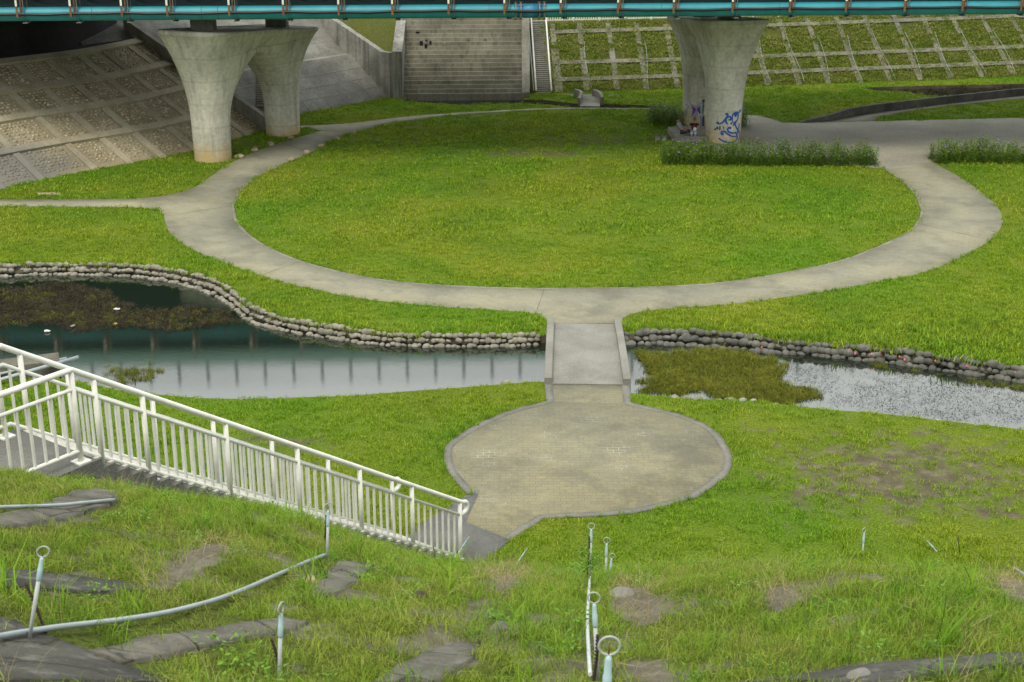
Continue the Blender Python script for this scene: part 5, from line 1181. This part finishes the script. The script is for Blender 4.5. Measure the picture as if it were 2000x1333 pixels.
for i, (u, v, c, lab) in enumerate(((228, 604, 'white_paint', 'white scrap of litter on the dark weed mat'), (142, 637, 'light_aggregate', 'pale crumpled litter at the lower edge of the weed mat'), (225, 633, 'yellow', 'yellow scrap of litter beside the weed mat'), (92, 647, 'white_paint', 'white scrap floating left of the crumpled litter'))):
    if c == 'yellow': M['yellow'] = paint('yellow_plastic', (.6, .5, .05), .5)
    p = gz(u, v, WZ + .05); V, Fc = ico(2, i + 3, .3); o = obj('litter', np_mesh('litter', V * [.11, .07, .035], Fc), M[c]); o.location = tuple(p); o.rotation_euler[2] = i; tag(o, lab, 'litter', 'litter on the pond')
M['egg'] = paint('pink_eggs', (.75, .14, .18), .6)
sw = [o for o in SC.objects if o.name == 'stone_wall.001'][0]
for u, v in ((1655, 684), (1668, 688), (1716, 686), (1754, 694), (1764, 700), (1824, 702), (1872, 706), (1885, 712), (1980, 724), (1486, 676), (1700, 690)):
    p = gz(u, v, -.05) - [0, .16, 0]; V, Fc = ico(1, u, .2); obj('snail_eggs', np_mesh('snail_eggs', V * [.035, .03, .05] + p, Fc), M['egg'], sw)
# ---- hedges
def hedge(front_px, depth, h, label, dens, seed, name='flowering_hedge', flowers=40, cat='hedge', group='purple flowered hedges'):
    rg = random.Random(seed); F0 = [gz(*p) for p in front_px]; base = sum(F0) / len(F0); root = thing(name, (base[0], base[1] + depth / 2, 0), label, cat, group)
    t = Tuft(); fl = Tuft(); L = np.linalg.norm(F0[-1] - F0[0]); n = int(L * depth * dens); tops = []
    for _ in range(n):
        a = rg.random(); b = rg.random(); p = lerp(F0[0], F0[-1], a) + np.array([0, depth * b, 0]); p = p + [rg.gauss(0, .05), rg.gauss(0, .05), 0]
        hh = h * (.62 + .5 * vnoise(p[0], p[1], .55, seed)) * rg.uniform(.62, 1.14) * (1 - .25 * (abs(b - .5) * 2) ** 4); az = rg.uniform(0, 6.28); ln = rg.uniform(0, .22)
        edge = max(0, 1 - min(b, .9) * depth / .3) * .25
        d = np.array([math.cos(az) * ln, math.sin(az) * ln - edge, 1.0]); z = .05
        while z < hh:
            q = p + d * z; s = (.5 + .5 * (1 - z / hh)); a2 = rg.uniform(0, 6.28)
            for da in (0, 3.14):
                t.leaf(q, a2 + da, rg.uniform(.1, .9), .17 * (.55 + .6 * s) * rg.uniform(.7, 1.2), .036 * rg.uniform(.8, 1.4))
            z += rg.uniform(.05, .095)
        tops.append(p + d * hh)
    obj('foliage', t.mesh('foliage'), M['hedge_leaf'], root)
    for q in rg.sample(tops, min(flowers, len(tops))):
        q = q + [0, -.04, .0]
        for k in range(5): fl.leaf(q, k * 1.257, rg.uniform(.1, .7), .065, .06)
    tag(obj('blossoms', fl.mesh('blossoms'), M['petal'], root), kind='stuff')
    return root
hedge([(1296, 325), (1716, 327)], 1.9, 1.08, 'long dark hedge with purple flowers in front of the right pier', 62, 3, flowers=110)
hedge([(1826, 321), (2120, 322)], 1.8, 1.12, 'dark hedge with purple flowers right of the path opening', 62, 4, flowers=70)
hedge([(1268, 247), (1336, 248)], 2.0, 1.25, 'rounded dark shrub behind the left side of the graffiti pier', 60, 5, 'flowering_shrub', 10, 'shrub', None)
hedge([(1446, 250), (1460, 250)], 1.6, 1.2, 'dark shrub showing behind the right edge of the graffiti pier', 75, 6, 'flowering_shrub', 4, 'shrub', None)
# ================================================================== PEOPLE
SKIN = paint('skin', (.36, .21, .14), .6, .92)
def skin_obj(name, chains, mat, parent, sub=1):
    """chains: list of [(pos, radius), ...]; chains that start on an existing point branch from it"""
    me = bpy.data.meshes.new(name); V = []; E = []; Rr = []; key = {}
    for ch in chains:
        prev = None
        for p, r in ch:
            k = tuple(round(float(c), 4) for c in p)
            if k not in key: key[k] = len(V); V.append(k); Rr.append(r)
            i = key[k]
            if prev is not None and prev != i: E.append((prev, i))
            prev = i
    me.from_pydata(V, E, []); o = bpy.data.objects.new(name, me); me.materials.append(mat); link(o, parent)
    sk = o.modifiers.new('skin', 'SKIN'); sk.use_smooth_shade = True
    for i, r in enumerate(Rr): me.skin_vertices[0].data[i].radius = (r, r)
    me.skin_vertices[0].data[0].use_root = True
    ss = o.modifiers.new('sub', 'SUBSURF'); ss.levels = sub; ss.render_levels = sub; return o
def person(loc, face, lean, label, shirt, trousers, hair, spread=.12):
    """seated figure in local axes: +x forward, y left, origin on the seat"""
    root = thing('person', tuple(loc), label, 'person'); root.rotation_euler[2] = face
    s, c = math.sin(lean), math.cos(lean)
    def T(d, y=0, x=0): return (-s * d + x, y, .10 + c * d)
    hip = (0, 0, .10); chest = T(.36); neck = T(.53); head = T(.66, 0, .03); top = T(.75, 0, .04)
    body = [[(hip, .13), (T(.18), .12), (chest, .14), (T(.47), .09), (neck, .052), (T(.60, 0, .015), .075), (head, .088), (top, .06)]]
    hands = []
    for sd in (-1, 1):
        sh = T(.46, sd * .18); el = (T(.22, sd * .25, .05)); wr = (.24, sd * .14, .20); pm = (.31, sd * .12, .185)
        body.append([(T(.47), .09), (sh, .06), (el, .045), (wr, .03), (pm, .035)])
        for f in range(4):
            yy = sd * .12 + (f - 1.5) * .02; ln = (.05, .06, .058, .045)[f]; body.append([(pm, .035), (pm[0:1] + (yy, pm[2] + .002) if False else (pm[0] + .03, yy, pm[2]), .010), (pm[0] + .03 + ln * .6, yy, pm[2] - .012), ][:1] + [((pm[0] + .035, yy, pm[2]), .010), ((pm[0] + .035 + ln * .6, yy, pm[2] - .015), .009), ((pm[0] + .035 + ln * .9, yy, pm[2] - .04), .008)])
        body.append([(wr, .03), ((wr[0] + .04, wr[1] - sd * .04, wr[2] + .005), .011), ((wr[0] + .075, wr[1] - sd * .055, wr[2] - .005), .009)])
        kn = (.42, sd * spread, .16); an = (.46, sd * spread, -.24); body.append([(hip, .13), ((.06, sd * .09, .09), .10), (kn, .066), (an, .042), ((.48, sd * spread, -.29), .045), ((.60, sd * (spread + .02), -.31), .035)])
    obj_b = skin_obj('body', body, SKIN, root)
    sh_ch = [[((0, 0, .12), .145), (T(.18), .14), (chest, .158), (T(.47), .105)]] + [[(T(.47), .105), (T(.46, sd * .18), .078), (T(.33, sd * .225, .03), .064)] for sd in (-1, 1)]
    skin_obj('shirt', sh_ch, shirt, root)
    tr_ch = [[((0, 0, .11), .14), ((.06, sd * .09, .09), .115), ((.42, sd * spread, .16), .082), ((.44, sd * spread, .02), .070)] for sd in (-1, 1)]
    skin_obj('trousers', tr_ch, trousers, root)
    hd = np.array(head)
    V, Fc = ICO2[0]; m = V[:, 2] > -.1; o = obj('hair', np_mesh('hair', np.column_stack([V[:, 0] * .10 - .022, V[:, 1] * .095, np.maximum(V[:, 2], -.15 - .5 * (V[:, 0] < 0)) * .095 + .045]) + hd, Fc), hair, None, True); o.parent = root
    bm = bmesh.new()
    for sd in (-1, 1): add_tube(bm, [hd + [.02, sd * .085, -.03], hd + [.0, sd * .10, .03]], .018, 6)
    add_tube(bm, [hd + [.085, 0, .02], hd + [.115, 0, -.02]], [.01, .017], 6); o = obj('face', bm, SKIN); o.parent = root
    bm = bmesh.new()
    for sd in (-1, 1): add_box(bm, hd + [.088, sd * .032, .018], (.008, 0, 0), (0, .014, 0), (0, 0, .007))
    add_box(bm, hd + [.092, 0, -.05], (.006, 0, 0), (0, .025, 0), (0, 0, .005)); o = obj('eyes_and_mouth', bm, M['rebar']); o.parent = root
    bm = bmesh.new()
    for sd in (-1, 1): add_box(bm, (.55, sd * (spread + .01), -.325), (.13, 0, 0), (0, .05, 0), (0, 0, .03), .015)
    o = obj('shoes', bm, M['black']); o.parent = root
    return root
ZSEAT = .33
p1 = at_y(1331, 262, 75.75); p2 = at_y(1355, 262, 75.55)
person((p1[0], p1[1], ZSEAT), R(-18), R(24), 'person in a grey-blue shirt seated sideways, leaning back beside the graffiti pier', paint('blue_shirt', (.22, .28, .38), .8), paint('navy_shorts', (.03, .035, .06), .8), paint('dark_hair', (.02, .018, .016), .7))
person((p2[0], p2[1], ZSEAT), R(-100), R(14), 'person in a black and red top seated facing the lawn before the graffiti pier', paint('black_top', (.015, .015, .018), .8), paint('pale_blue_trousers', (.35, .52, .68), .8), paint('grey_hair', (.16, .12, .10), .8), .09)
pr2 = [o for o in SC.objects if o.name.startswith('person')][-1]
obj_r = skin_obj('red_vest', [[((.075, 0, .24), .07), ((.03, 0, .46), .085)]], paint('red_vest', (.55, .03, .03), .8), pr2)
bag = skin_obj('bag', [[((p2[0] - .02, p2[1] - .28, ZSEAT + .20), .09), ((p2[0] + .03, p2[1] - .27, ZSEAT + .33), .12), ((p2[0] + .05, p2[1] - .26, ZSEAT + .42), .07)]], paint('white_bag', (.75, .74, .72), .7), None)
tag(bag, 'white bag on the lap of the person in black and red', 'bag')
